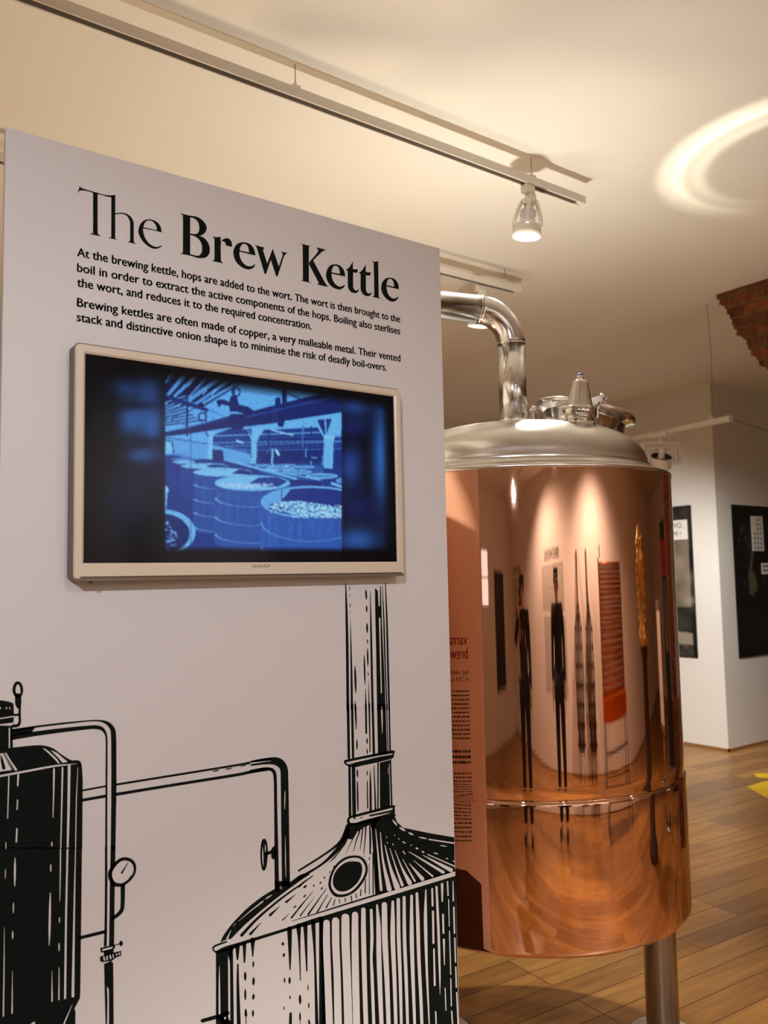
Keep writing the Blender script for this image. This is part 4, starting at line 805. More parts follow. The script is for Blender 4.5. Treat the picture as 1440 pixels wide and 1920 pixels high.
# spray valve cone
vo = Vector((KX, KY, 0))+lat*.166-dep*.235; vo.z = dome_z(math.hypot(vo.x-KX, vo.y-KY))-.006
vz = (lat*.075+Vector((0, 0, 1))).normalized(); VM = frame_mx(vo, vz, lat)
vc = MB().lathe([(.050, -.02), (.050, .006), (.044, .008), (.044, .014), (.046, .016), (.046, .020)], 48, VM).lathe([(.044, .050), (.042, .054), (.0245, .128), (.023, .135), (.017, .140), (0, .141)], 48, VM).build('valve_cone', M_chrome, kettle)
nut = MB(); nut.lathe([(.046, .020), (.0545, .022), (.0545, .047), (.050, .051), (.040, .052)], 48, VM)
for k in range(6):
    a = 2*math.pi*k/6; q = VM @ Matrix.Rotation(a, 4, 'Z'); mm = q @ Matrix.Translation((.0555, 0, .035)); b0 = bmesh.ops.create_cube(nut.bm, size=1, matrix=mm @ Matrix.Diagonal((.006, .012, .024, 1)))
nut.build('union_nut', M_chrome, vc)
MB().lathe([(.009, .140), (.0095, .142), (.0095, .154), (.007, .155), (0, .1555)], 6, VM).build('valve_stem', M_chrome, vc)
MB().lathe([(.0085, .1555), (.0085, .159), (.006, .161), (0, .1612)], 20, VM).build('blue_cap', mat('blue_plastic', rgb(40, 70, 190), 0.4), vc)
# legs with round foot plates
for lx, ly in ((2.475, 1.853), (1.895, 2.335), (1.585, 1.97)):
    lg = MB().lathe([(.054, 0.012), (.054, ZB_+.02)], 40, Matrix.Translation((lx, ly, 0))).build('leg', M_leg, kettle)
    MB().lathe([(0, .012), (.108, .012), (.112, .009), (.112, 0), (0, 0)], 48, Matrix.Translation((lx, ly, 0))).build('foot_plate', mat('pale_foot_steel', (0.72, 0.68, 0.62, 1), 0.4, 0.4), lg)

# ------------------------------------------------------------------ ceiling tracks and lamps
def track(a, b, z, label, hooks, top=ZC, wobble=0.0):
    a, b = Vector((a[0], a[1], z)), Vector((b[0], b[1], z)); dr = (b-a).normalized(); sd = Vector((-dr.y, dr.x, 0)); L = (b-a).length
    t_ = empty('ceiling_track', (a+b)/2, label, 'lighting track'); h, w_ = .034, .018
    R = frame_mx(a, dr, sd)           # local z along the rail, local x sideways, local y up or down
    up = 1 if (R.to_3x3() @ Vector((0, 1, 0))).z > 0 else -1
    prof = [(-w_, 0), (-w_, h), (w_, h), (w_, 0), (w_-.006, 0), (w_-.006, .010), (-w_+.006, .010), (-w_+.006, 0)]
    mb = MB(); mb.prism([R @ Vector((x, up*y, 0)) for x, y in prof], dr*L); mb.build('rail', M_white_metal, t_)
    MB().prism([R @ Vector((x, up*y, 0.03)) for x, y in ((-w_+.0055, .0095), (w_-.0055, .0095), (w_-.0055, .003), (-w_+.0055, .003))], dr*(L-.06)).build('slot', mat('dark_slot', rgb(70, 62, 52), 0.5), t_)
    for e, s_ in ((a, -1), (b, 1)): MB().prism([e+R.to_3x3() @ Vector((x, up*y, 0)) for x, y in ((-w_-.001, -.001), (-w_-.001, h+.001), (w_+.001, h+.001), (w_+.001, -.001))], dr*s_*.012).build('end_cap', M_white_metal, t_)
    for hx in hooks:
        c_ = a+dr*hx; k_ = MB().box(c_+Vector((-.016, -.012, h)), c_+Vector((.016, .012, h+.014)), .003).tube([c_+Vector((0, 0, h+.01)), c_+Vector((0, 0, h+.03))], .004, 8).build('hanger', M_white_metal, t_)
        n = 8; pp = [c_+Vector((0, 0, h+.03+(top-z-h-.03)*i/n))+Vector((wobble*math.sin(math.pi*i/n), 0, 0)) for i in range(n+1)]; MB().tube(pp, .0016, 6).build('wire', M_wire, k_)
    return t_
track((-0.9, 2.306), (2.763, 2.306), 3.135, 'long white lighting track nearest the camera, running above the white board', (2.255, 3.365))
track((0.2, 3.29), (3.343, 3.265), 3.135, 'white lighting track further back, ending above the bent steel pipe', (0.4, 3.05))
t3b = at_z(1368, 785, 2.493); t3a = at_z(1150, 832, 2.493); d3 = (t3a-t3b)/np.linalg.norm(t3a-t3b)
T3S = t3b[:2]+d3[:2]*3.0
track(T3S, t3b[:2], 2.476, 'low white lighting track hung on a long wire beside the brick arch', (0.6, 2.87), ZC, 0.02)
track((-2.6, -1.32), (4.6, -1.32), 3.135, 'lighting track along the wall of wall texts, behind the camera', (0.8, 3.4, 6.0))

def cage_lamp(loc, axis, label, z_rail, lit=True):
    ax = Vector(axis).normalized(); top = Vector(loc)
    l = empty('spot_lamp', top, label, 'lamp', 'white cage spot lamps on the tracks')
    MB().box((top.x-.034, top.y-.016, z_rail-.034), (top.x+.020, top.y+.016, z_rail+.002), .004).box((top.x-.012, top.y-.012, z_rail-.052), (top.x+.030, top.y+.012, z_rail-.03), .004).build('track_adapter', M_white_metal, l)
    m_ = frame_mx(top, ax, (1, 0, 0)); bl = .148
    bu = MB().lathe([(0, .030), (.017, .030), (.019, .040), (.019, .050), (.032, .054), (.034, .076), (.028, .082), (.036, .108), (.046, .124), (.050, .130)], 32, m_).build('bulb', mat('pale_grey_bulb', rgb(196, 196, 200), 0.4), l)
    for k in range(20):
        a = 2*math.pi*k/20
    MB().lathe([(0, bl+.003), (.040, bl+.003), (.052, bl)], 36, m_).build('lens', M_lens if lit else M_paper, bu)
    MB().lathe([(.052, .118), (.0575, .118), (.0585, bl), (.0585, bl+.014), (.055, bl+.014), (.053, .122), (.052, .118)], 40, m_).build('cage_ring', M_white_metal, l)
    MB().lathe([(0, .0), (.022, .002), (.030, .012), (.030, .022), (.020, .030)], 24, m_).build('cage_hub', M_white_metal, l)
    for k in range(4):
        a = math.pi/4+2*math.pi*k/4; pts_ = []
        for r_, z_ in ((.026, .012), (.040, .045), (.051, .085), (.057, .124)): pts_.append(m_ @ Vector((r_*math.cos(a), r_*math.sin(a), z_)))
        MB().tube([Vector(q[:]) for q in smooth_pts([tuple(p_) for p_ in pts_], False, 4)], .0078, 8).build('cage_rib', M_white_metal, l)
    MB().box((top.x-.006, top.y-.017, top.z-.085), (top.x+.010, top.y-.005, top.z+.01), .003, Matrix.Rotation(.25, 4, 'Y')).build('tilt_arm', M_white_metal, l)
    return l
cage_lamp((2.452, 2.310, 3.088), (-.03, .12, -1), 'lit white cage spot lamp at the near end of the long track', 3.135)
cage_lamp((3.09, 3.29, 3.074), (-.02, .20, -1), 'lit spot lamp half hidden behind the bent steel pipe', 3.135)
for x_, tgt, nm in ((-1.5, (.6, 1.7, 1.5), 'left'), (0.9, (1.0, 1.7, 1.0), 'right')):
    v_ = (Vector(tgt)-Vector((x_, -1.32, 3.0))).normalized(); cage_lamp((x_, -1.32, 3.088), v_, 'lit spot lamp behind the camera aimed at the %s half of the white board' % nm, 3.135)
cage_lamp((1.9, -1.32, 3.088), (0, -.4, -1), 'lit spot lamp behind the camera aimed at the wall of texts', 3.135)
# square framed spot lamp on the low track
lm = at_z(1238, 814, 2.476); lmv = Vector(lm)
gl = empty('gimbal_lamp', lmv, 'white square framed spot lamp hanging from the low track, right of the kettle dome', 'lamp')
g = MB().box(lmv+Vector((-.03, -.06, -.022)), lmv+Vector((.03, .06, .002)), .004).tube([lmv+Vector((0, 0, -.02)), lmv+Vector((0, 0, -.055))], .016, 14)
g.build('track_adapter', M_white_metal, gl)
sdv = lat.copy(); RB = Matrix.Identity(4)
for i in range(3): RB[i][0] = lat[i]; RB[i][1] = dep[i]; RB[i][2] = (0, 0, 1)[i]
def rbox(mb, c_, sx_, sy_, sz_, R_=RB, bev=.003):
    q = bmesh.ops.create_cube(mb.bm, size=1, matrix=Matrix.Translation(c_) @ R_ @ Matrix.Diagonal((sx_, sy_, sz_, 1)))
    bmesh.ops.bevel(mb.bm, geom=list({e for v in q['verts'] for e in v.link_edges}), offset=bev, segments=1, affect='EDGES')
br_ = MB(); zt = lmv.z-.060; hw = .120
rbox(br_, lmv+Vector((0, 0, -.062)), 2*hw+.018, .03, .013); rbox(br_, lmv-lat*hw+Vector((0, 0, -.125)), .016, .03, .14); rbox(br_, lmv+lat*hw+Vector((0, 0, -.125)), .016, .03, .14)
br_.build('bracket', M_white_metal, gl)
fr_ = MB(); hw2 = .092; f0 = lmv+Vector((0, 0, -.098)); rbox(fr_, f0, 2*hw2+.014, .025, .012); rbox(fr_, f0-lat*hw2+Vector((0, 0, -.055)), .016, .025, .11); rbox(fr_, f0+lat*hw2+Vector((0, 0, -.055)), .016, .025, .11)
fr_.build('inner_frame', M_white_metal, gl)
lax = (dep*.52+Vector((0, 0, -.85))).normalized(); lc_ = lmv+Vector((0, 0, -.150)); LM = frame_mx(lc_, lax, lat)
hd_ = MB().lathe([(.066, 0), (.070, 0), (.072, .004), (.072, .074), (.066, .078), (.060, .072), (.056, .030)], 40, LM).build('lamp_head', M_white_metal, gl)
MB().lathe([(0, .036), (.057, .034), (.066, .001)], 40, LM).build('reflector_back', mat('dark_lamp_inside', rgb(46, 42, 38), 0.4), hd_)
MB().lathe([(.036, .028), (.034, .012), (.022, .006)], 28, LM).build('bulb_collar', M_leg, hd_)
MB().lathe([(.022, .02), (.022, -.05), (.018, -.055), (0, -.055)], 24, LM).build('bulb_base', M_white_metal, hd_)
# cable leaving the low track to the right
ca = Vector(t3b)+Vector((0, 0, .0)); pts_ = [ca+Vector((.9*s_, -.05*s_, -.05*math.sin(s_*2.2))) for s_ in np.linspace(0, 1, 10)]
cb_ = MB().tube([ca+Vector((XF-ca.x-.02, .0, 0))*s_+Vector((0, 0, -.16*math.sin(math.pi*s_))) for s_ in np.linspace(0, 1, 16)], .003, 6).build('power_cable', M_wire)
tag(cb_, 'thin dark cable running right from the end of the low track', 'cable')

# ------------------------------------------------------------------ posters on the far corner
def poster_picture(name, corner, du, w_, h_, paint, label, nu=90, nv=210):
    """corner = top left in metres, du = unit vector to the right"""
    c_ = np.array(corner, float); du = np.array(du, float)
    U, V = np.meshgrid(np.linspace(0, 1, nu), np.linspace(0, 1, nv)); pts = c_+U[..., None]*du*w_+V[..., None]*np.array((0, 0, -h_))
    p = Pic(U*w_*100, V*h_*100, (20, 19, 17)); paint(p); p.blur(np.ones(U.shape, bool), 1)
    nrm = np.cross(du, np.array((0, 0, 1.0))); e = empty(name, tuple(c_+du*w_/2+np.array((0, 0, -h_))), label, 'poster', 'photographic posters on the far walls')
    b0 = c_-nrm*.001; MB().prism([b0, b0+du*w_, b0+du*w_+np.array((0, 0, -h_)), b0+np.array((0, 0, -h_))], tuple(-nrm*.0075)).build('backing_board', M_black, e)
    return e, grid_mesh('picture', pts, p.c, attr_mat(name+'_print', .5, 0, .3), e)
def noise2(shape, k):
    small = rng.normal(0, 1, (max(2, shape[0]//k), max(2, shape[1]//k))); return np.kron(small, np.ones((k, k)))[:shape[0], :shape[1]] if True else None
def paint_crowd(p):     # units are centimetres, 58 x 138
    dn, up_ = (38, 34, 30), (150, 138, 120)
    p.poly([(0, 0), (60, 0), (60, 40), (0, 40)], (52, 46, 40))
    for k in range(40): p.glow((rng.uniform(0, 60), rng.uniform(0, 22)), rng.uniform(3, 8), rng.uniform(2, 6), (90, 80, 68) if rng.random() < .5 else (28, 25, 22), .6)
    p.poly([(0, 22), (58, 26), (58, 100), (0, 92)], (128, 116, 98))
    for k in range(60): p.glow((rng.uniform(0, 60), rng.uniform(30, 92)), rng.uniform(3, 10), rng.uniform(3, 12), (166, 152, 132) if rng.random() < .6 else (84, 74, 62), .4)
    p.poly([(0, 34), (42, 32), (40, 54), (0, 56)], (14, 12, 10)); p.poly([(4, 36), (30, 35), (30, 50), (4, 50)], (104, 98, 90))
    for k in range(7): p.line((6, 37+2*k), (28, 37+2*k), .8, (24, 22, 20))
    p.poly([(0, 92), (58, 93), (58, 116), (0, 112)], (30, 28, 25))
    for k in range(25): p.glow((rng.uniform(0, 58), rng.uniform(95, 113)), rng.uniform(4, 9), rng.uniform(2, 5), (62, 58, 50), .5)
    p.poly([(0, 112), (58, 116), (58, 127), (0, 124)], (150, 140, 124)); p.poly([(0, 124), (58, 127), (58, 139), (0, 139)], (58, 53, 46))
    for k in range(60): p.glow((rng.uniform(0, 58), rng.uniform(126, 138)), 2, 1.2, (24, 22, 19) if k % 2 else (92, 86, 76), .6)
def paint_dark(p):      # a dim figure with a pale cloth, 62 x 138
    p.poly([(0, 0), (62, 0), (62, 139), (0, 139)], (17, 15, 13)); p.glow((34, 20), 12, 9, (62, 50, 38), .8)
    for c_, rx, ry, cl in (((14, 22), 2.2, 3, (110, 100, 88)), ((9, 32), 1.6, 2, (100, 90, 80)), ((20, 31), 1.8, 2.2, (100, 90, 80)), ((26, 39), 6, 6, (64, 50, 40)), ((15, 72), 3, 4, (60, 54, 50)), ((17, 55), 2, 2, (50, 44, 40)), ((48, 68), 1.2, 2, (120, 124, 130))): p.glow(c_, rx, ry, cl, .9)
    p.poly([(30, 40), (33, 42), (25, 66), (20, 67), (21, 64)], (92, 84, 72)); p.poly([(24, 60), (32, 62), (36, 74), (34, 80), (30, 80), (29, 84), (22, 81), (21, 72)], (92, 84, 70)); p.glow((40, 120), 30, 30, (24, 21, 17), .7)
PW = 0.62; p1y = 4.515
e1, _ = poster_picture('crowd_poster', (XE-.009, p1y+PW, 2.168), (0, -1, 0), PW, 1.382, paint_crowd, 'black and white crowd poster half hidden behind the kettle, left of the corner')
sa, sb_ = at_x(1288, 974, XE-.012), at_x(1289, 1011, XE-.012)
sg1 = MB().box((XE-.013, sa[1], sb_[2]), (XE-.0095, sa[1]+.36, sa[2])).build('sign', M_paper, e1)
onw = lambda Y, Z: (XE-.0135, Y, Z); sh_ = sa[2]-sb_[2]
for t_, a_, b_, z_ in (('PIVO,', .185, .05, .60), ('M !', .15, .07, .16)):
    bm = bmesh.new(); text_onto(bm, t_, onw, sa[1]+a_, sa[1]+b_, sb_[2]+sh_*z_, 0.048); me = bpy.data.meshes.new('sign_lettering'); bm.to_mesh(me); bm.free(); link_mesh('sign_lettering', me, M_ink, sg1)
e2, _ = poster_picture('dark_poster', (6.998, YC-.009, 2.16), (1, 0, 0), .66, 1.375, paint_dark, 'nearly black poster with a white dotted card, on the wall right of the corner')
def on_c(x, y): q = at_y(x, y, YC-.012); return q[0], q[2]
cA = on_c(1408, 967.5); cB = on_c(1433, 1033)
cd = MB().box((cA[0], YC-.012, cB[1]), (cB[0]+.0, YC-.0095, cA[1])).build('dotted_card', M_paper, e2)
bm = bmesh.new()
for r_ in range(7):
    for c_ in range(3):
        if r_ < 3 and c_ == 0: continue
        cx, cz = cA[0]+(cB[0]-cA[0])*(.24+.26*c_), cA[1]+(cB[1]-cA[1])*(.10+.135*r_); bmesh.ops.create_circle(bm, cap_ends=True, segments=10, radius=.013, matrix=Matrix.Translation((cx, YC-.0124, cz)) @ Matrix.Rotation(math.pi/2, 4, 'X') @ Matrix.Diagonal((.8, 1.2, 1, 1)))
me = bpy.data.meshes.new('card_dots'); bm.to_mesh(me); bm.free(); link_mesh('card_dots', me, M_black, cd)
cA = on_c(1428, 1056); cB = on_c(1452, 1076)
c2 = MB().box((cA[0], YC-.012, cB[1]), (7.64, YC-.0095, cA[1])).build('caption_card', M_paper, e2)
bm = bmesh.new(); bars(bm, lambda X, Z: (X, YC-.0124, Z), cA[0]+.02, 7.62, cA[1]-.035, cB[1]+.01, .04, .016, 8)
me = bpy.data.meshes.new('caption_text'); bm.to_mesh(me); bm.free(); link_mesh('caption_text', me, M_grey_ink, c2)

# yellow arrow stuck on the floor
def fl(x, y): q = at_z(x, y, .0012); return (q[0], q[1], .0012)
ar = MB(); tip = fl(1400.4, 1474.5); up1 = fl(1432, 1465.3); lo1 = fl(1437, 1495.7)
ex = Vector((.42, -.06, 0))
ar.prism([tip, up1, Vector(up1)+ex, Vector(lo1)+ex, lo1], (0, 0, -.001))
ar.prism([fl(1413.6, 1450), fl(1440, 1450), Vector(fl(1440, 1450))+ex, Vector(fl(1440, 1458.7))+ex, fl(1440, 1458.7), fl(1419.5, 1457.4)], (0, 0, -.001))
tag(ar.build('floor_arrow', M_yellow), 'yellow vinyl arrow stuck on the wooden floor at the right edge', 'floor sticker')

# ------------------------------------------------------------------ what stands behind the camera and shows in the copper
def wall_text():
    fn = lambda X, Z: (X, YS+.001, Z)
    def one(name, label, mt, draw):
        bm = bmesh.new(); draw(bm); me = bpy.data.meshes.new(name); bm.to_mesh(me); bm.free(); tag(link_mesh(name, me, mt, None), label, 'wall text')
    one('wall_heading', 'dark word BREWERS high on the white wall, mirrored in the copper', M_grey_ink, lambda bm: [text_onto(bm, 'BREWERS', fn, .58+q, -.30+q, 2.03, .145) for q in (-.006, 0, .006)])
    one('wall_paragraph', 'wide block of wall text right under the word BREWERS', M_grey_ink, lambda bm: bars(bm, fn, .80, -.50, 1.95, 1.34, .036, .014, 11))
    one('wall_paragraph', 'lower narrow column of wall text below BREWERS, nearer the mash paddles', M_grey_ink, lambda bm: bars(bm, fn, .85, .30, 1.28, .6, .036, .014, 12))
    one('wall_paragraph', 'lower narrow column of wall text below BREWERS, away from the mash paddles', M_grey_ink, lambda bm: bars(bm, fn, .10, -.45, 1.28, .6, .036, .014, 13))
    g_ = mat('green_grey_ink', rgb(70, 84, 66), .6)
    one('wall_subheading', 'short greenish heading on the wall behind the photographer', g_, lambda bm: bars(bm, fn, -2.2, -3.0, 2.05, 1.95, .07, .04, 21))
    one('wall_paragraph', 'greenish block of small wall text behind the photographer', g_, lambda bm: bars(bm, fn, -2.2, -3.0, 1.88, 1.25, .036, .014, 22))
wall_text()
bb = MB().box((XW, -1.55, .5), (XW+.02, -.80, 2.0)).build('dark_board', mat('black_board_print', rgb(30, 26, 26), .5, noise=(5, .3))); tag(bb, 'tall black board on the wall beside the bright window, mirrored in the copper', 'board')
def paddle(x, lean, label):
    e = empty('mash_paddle', (x, YS+.35, 0), label, 'paddle', 'wooden mash paddles against the text wall'); b0 = Vector((x, YS+.40, .34)); t0 = Vector((x+lean, YS+.05, 2.08)); dr = (t0-b0)
    MB().tube([b0+dr*.52, b0+dr], .032, 12).build('handle', M_wood_dark, e)
    fr = MB(); hw = .19
    for s_ in (-1, 1):
        fr.tube([b0+Vector((s_*hw*.6, 0, 0)), b0+dr*.30+Vector((s_*hw, 0, 0)), b0+dr*.50+Vector((s_*.14, 0, 0)), b0+dr*.68], .02, 8)
    fr.build('blade_frame', M_wood_dark, e)
    for k in range(7): MB().box(b0+dr*(.03+.075*k)+Vector((-hw, -.006, -.02)), b0+dr*(.03+.075*k)+Vector((hw, .006, .02))).build('slat', M_wood_dark, e)
    for s_ in (-.66, -.33, 0, .33, .66): MB().tube([b0+Vector((s_*hw*.7, 0, 0)), b0+dr*.3+Vector((s_*hw, 0, 0)), b0+dr*.58+Vector((s_*hw*.4, 0, 0))], .02, 8).build('bar', M_wood_dark, e)
    for s_ in (-1, 1): MB().tube([b0+Vector((s_*hw*.6, 0, 0)), Vector((x+s_*.1, YS+.45, 0))], .012, 8).build('prong', M_wood_dark, e)
paddle(1.50, .05, 'dark wooden slatted mash paddle leaning on the text wall, nearer the word BREWERS'); paddle(2.08, -.02, 'dark wooden slatted mash paddle leaning on the text wall, nearer the copper cooler')
def cooler():
    x0, x1, y = 2.52, 3.55, -1.25; e = empty('wort_cooler', ((x0+x1)/2, y, 0), 'tall bright copper tube cooler on a black stand, mirrored in the copper kettle', 'cooler')
    for k in range(22): MB().tube([(x0, y, .84+.046*k), (x1, y, .84+.046*k)], .021, 14).build('tube', M_orange, e)
    for x in (x0-.02, x1+.02): MB().box((x-.02, y-.03, .8), (x+.02, y+.03, 1.86), .004).build('header', M_brass, e)
    MB().prism([(x0-.04, y-.12, .82), (x0-.04, y-.08, .66), (x0-.04, y+.08, .66), (x0-.04, y+.12, .82)], (x1-x0+.08, 0, 0)).build('drip_tray', mat('amber_tray', rgb(230, 120, 30), .25, .5), e)
    MB().tube([(x0+.05, y, 1.86), (x0+.05, y, 2.0)], .02, 10).build('inlet', M_brass, e)
    for x in (x0, x1):
        for yy in (y-.1, y+.12): MB().tube([(x, yy, .66), (x+(.02 if x > x0 else -.02), yy+(.05 if yy > y else -.05), 0)], .014, 8).build('leg', M_black, e)
    for z in (.28, .5): MB().tube([(x0, y+.13, z), (x1, y+.13, z)], .010, 8).build('stand_rail', M_black, e)
cooler()
def brass_filter():
    x, y = 3.95, -.03; e = empty('brass_filter', (x, y, 0), 'tall knobbed brass beer filter on a dark wooden pedestal, mirrored in the copper kettle', 'filter'); m_ = Matrix.Translation((x, y, 0))
    MB().lathe([(r_*1.5, z_) for r_, z_ in ((.15, 1.16), (.17, 1.20), (.14, 1.23), (.13, 1.28), (.13, 1.70), (.15, 1.73), (.15, 1.76), (.12, 1.79), (.13, 1.86), (.15, 1.90), (.10, 1.93), (.05, 2.02), (0, 2.04))], 32, m_).build('column', M_brass, e)
    for k in range(5):
        for a in range(4): MB().ball((x+.215*math.cos(a*1.57+.4), y+.215*math.sin(a*1.57+.4), 1.30+.09*k), .032).build('knob', M_brass, e)
    MB().lathe([(.2, .0), (.2, .06), (.13, .10), (.11, 1.05), (.17, 1.12), (.17, 1.16), (0, 1.16)], 8, m_).build('pedestal', M_wood_dark, e)
brass_filter()
def info_stand():
    x, y = 4.9, .52; e = empty('information_stand', (x, y, 0), 'slim metal stand holding a lit white text sheet, mirrored near the kettle right edge', 'sign stand'); m_ = Matrix.Translation((x, y, 0)) @ Matrix.Rotation(math.radians(15), 4, 'Z')
    mb = MB(); q = bmesh.ops.create_cube(mb.bm, size=1, matrix=m_ @ Matrix.Translation((0, 0, 1.0)) @ Matrix.Diagonal((.03, .38, .86, 1))); mb.build('frame', M_leg, e)
    mb = MB(); bmesh.ops.create_cube(mb.bm, size=1, matrix=m_ @ Matrix.Translation((-.017, 0, .98)) @ Matrix.Diagonal((.004, .30, .72, 1))); mb.build('sheet', M_paper, e)
    MB().tube([(x+.03, y, .03), (x+.03, y, .62)], .03, 16).build('post', M_chrome, e); MB().lathe([(0, .03), (.18, .028), (.2, .0), (0, 0)], 32, Matrix.Translation((x+.03, y, 0))).build('base', M_leg, e)
info_stand()
def banner():
    x = 6.3; e = empty('standing_banner', (x, 1.0, 0), 'tall black banner with a red field and white stripes, mirrored at the kettle right edge', 'banner')
    MB().box((x, .70, .03), (x+.02, 1.32, 2.16)).build('banner_sheet', M_black, e); MB().box((x-.003, .72, 1.62), (x, 1.30, 1.98)).build('red_field', mat('banner_red', rgb(170, 20, 24), .5), e)
    for y in (.86, 1.0, 1.14): MB().box((x-.003, y, .95), (x, y+.018, 1.6)).build('white_stripe', M_paper, e)
    MB().box((x-.1, .68, 0), (x+.12, 1.34, .04), .01).build('banner_foot', M_leg, e)
banner()

# ------------------------------------------------------------------ the two visitors seen in the copper
def skin(name, V, E, mt, parent, sub=1):
    """V: name -> (point, radius); one continuous surface grown round the skeleton"""
    names = list(V); me = bpy.data.meshes.new(name); me.from_pydata([V[n][0] for n in names], [(names.index(a), names.index(b)) for a, b in E], [])
    o = bpy.data.objects.new(name, me); COL.objects.link(o)
    md_ = o.modifiers.new('s', 'SKIN'); md_.use_smooth_shade = True
    for i, n in enumerate(names):
        sv = me.skin_vertices[0].data[i]; r_ = V[n][1]; sv.radius = r_ if isinstance(r_, tuple) else (r_, r_); sv.use_root = (i == 0)
    sb = o.modifiers.new('u', 'SUBSURF'); sb.levels = sub; sb.render_levels = sub
    dg = bpy.context.evaluated_depsgraph_get(); dg.update(); m2 = bpy.data.meshes.new_from_object(o.evaluated_get(dg)); bpy.data.objects.remove(o)
    for f in m2.polygons: f.use_smooth = True
    m2.materials.clear(); m2.name = name
    return link_mesh(name, m2, mt, parent)
M_skin = mat('skin', rgb(196, 148, 120), .5); M_jacket = mat('dark_jacket', rgb(34, 32, 34), .8); M_trouser = mat('black_trousers', rgb(22, 21, 24), .85); M_hair = mat('dark_brown_hair', rgb(42, 28, 20), .6)
def person(base, az, h, label, hold=None, jacket=M_jacket):
    """base on the floor, az facing angle from +Y to +X, hold = world point the left hand holds"""
    e = empty('person', (base[0], base[1], 0), label, 'person')
    fw = Vector((math.sin(az), math.cos(az), 0)); rt = Vector((math.cos(az), -math.sin(az), 0)); k = h/1.70; B = Vector((base[0], base[1], 0))
    def T(x, y, z): return B+rt*x*k+fw*y*k+Vector((0, 0, z*k))
    V = {}; E = []
    def add(n, p_, r_, par=None):
        V[n] = (p_, (r_[0]*k, r_[1]*k) if isinstance(r_, tuple) else r_*k)
        if par: E.append((par, n))
    add('pelvis', T(0, 0, .93), (.15, .10)); add('waist', T(0, .0, 1.08), (.13, .09), 'pelvis'); add('chest', T(0, 0, 1.27), (.155, .105), 'waist'); add('neck0', T(0, 0, 1.43), (.07, .06), 'chest'); add('neck1', T(0, .01, 1.49), .052, 'neck0')
    add('jaw', T(0, .035, 1.535), (.058, .062), 'neck1'); add('face', T(0, .022, 1.60), (.073, .088), 'jaw'); add('crown', T(0, .0, 1.655), (.066, .078), 'face')
    J = {}
    for s_, sd in ((-1, 'l'), (1, 'r')):
        add('sh'+sd, T(.17*s_, 0, 1.39), .058, 'chest')
        if sd == 'l' and hold is not None:
            hp = Vector(hold); J['el'] = T(-.26, .10, 1.16); J['wr'] = hp-fw*.062-rt*.06*k+Vector((0, 0, -.12)); J['pl'] = hp-fw*.042-rt*.045+Vector((0, 0, -.06))
        else: J['el'] = T(.21*s_, -.02, 1.12); J['wr'] = T(.23*s_, .06, .88); J['pl'] = T(.232*s_, .075, .81)
        add('el'+sd, J['el'], .040, 'sh'+sd); add('wr'+sd, J['wr'], .026, 'el'+sd); add('pl'+sd, J['pl'], (.036, .018), 'wr'+sd)
        dh = (J['pl']-J['wr']).normalized(); ac = fw if not (sd == 'l' and hold is not None) else rt
        for q, ln in zip((-1.5, -.5, .5, 1.5), (.066, .078, .074, .058)):
            b0 = J['pl']+dh*.032*k+ac*q*.018*k; curl = (fw if ac is rt else -rt*s_)*.018
            add('f%s%s0' % (sd, q), b0, .0095, 'pl'+sd); add('f%s%s1' % (sd, q), b0+dh*ln*.55*k+curl*.4, .0085, 'f%s%s0' % (sd, q)); add('f%s%s2' % (sd, q), b0+dh*ln*k+curl*1.4, .0075, 'f%s%s1' % (sd, q))
        add('th%s0' % sd, J['pl']-ac*.040*k-dh*.012*k, .011, 'pl'+sd); add('th%s1' % sd, J['pl']-ac*.058*k+dh*.024*k, .0095, 'th%s0' % sd)
        add('hip'+sd, T(.09*s_, 0, .88), .092, 'pelvis'); add('kn'+sd, T(.105*s_, .012, .49), .058, 'hip'+sd); add('ank'+sd, T(.11*s_, -.015, .10), .038, 'kn'+sd); add('toe'+sd, T(.125*s_, .11, .035), (.036, .024), 'ank'+sd)
    body = skin('body', V, E, M_skin, e)
    J2 = {n: V[n] for n in ('pelvis', 'waist', 'chest', 'neck0')}; E2 = [('pelvis', 'waist'), ('waist', 'chest'), ('chest', 'neck0')]
    J2['hem'] = (T(0, 0, .86), (.165, .125)); E2.append(('pelvis', 'hem'))
    jk = {n: (p_, tuple(x+.022 for x in r_) if isinstance(r_, tuple) else r_+.018) for n, (p_, r_) in J2.items()}
    for sd in 'lr':
        for n in ('sh', 'el', 'wr'): p_, r_ = V[n+sd]; jk[n+sd] = (p_, (r_[0] if isinstance(r_, tuple) else r_)+.015)
        E2 += [('chest', 'sh'+sd), ('sh'+sd, 'el'+sd), ('el'+sd, 'wr'+sd)]
    skin('jacket', jk, E2, jacket, e)
    tr = {'pelvis': (T(0, 0, .93), (.172*k, .122*k))}; E3 = []
    for sd in 'lr':
        for n in ('hip', 'kn', 'ank'): p_, r_ = V[n+sd]; tr[n+sd] = (p_, r_+.014)
        E3 += [('pelvis', 'hip'+sd), ('hip'+sd, 'kn'+sd), ('kn'+sd, 'ank'+sd)]
    skin('trousers', tr, E3, M_trouser, e)
    for s_, sd in ((-1, 'l'), (1, 'r')): skin('shoe', {'a': (T(.112*s_, -.04, .045), (.042*k, .04*k)), 'b': (T(.118*s_, .05, .045), (.045*k, .04*k)), 'c': (T(.126*s_, .155, .034), (.038*k, .03*k))}, [('a', 'b'), ('b', 'c')], M_black, e)
    skin('hair', {'a': (T(0, -.03, 1.645), (.080*k, .085*k)), 'b': (T(0, .02, 1.69), (.066*k, .05*k)), 'c': (T(0, -.065, 1.56), (.062*k, .045*k))}, [('a', 'b'), ('a', 'c')], M_hair, e)
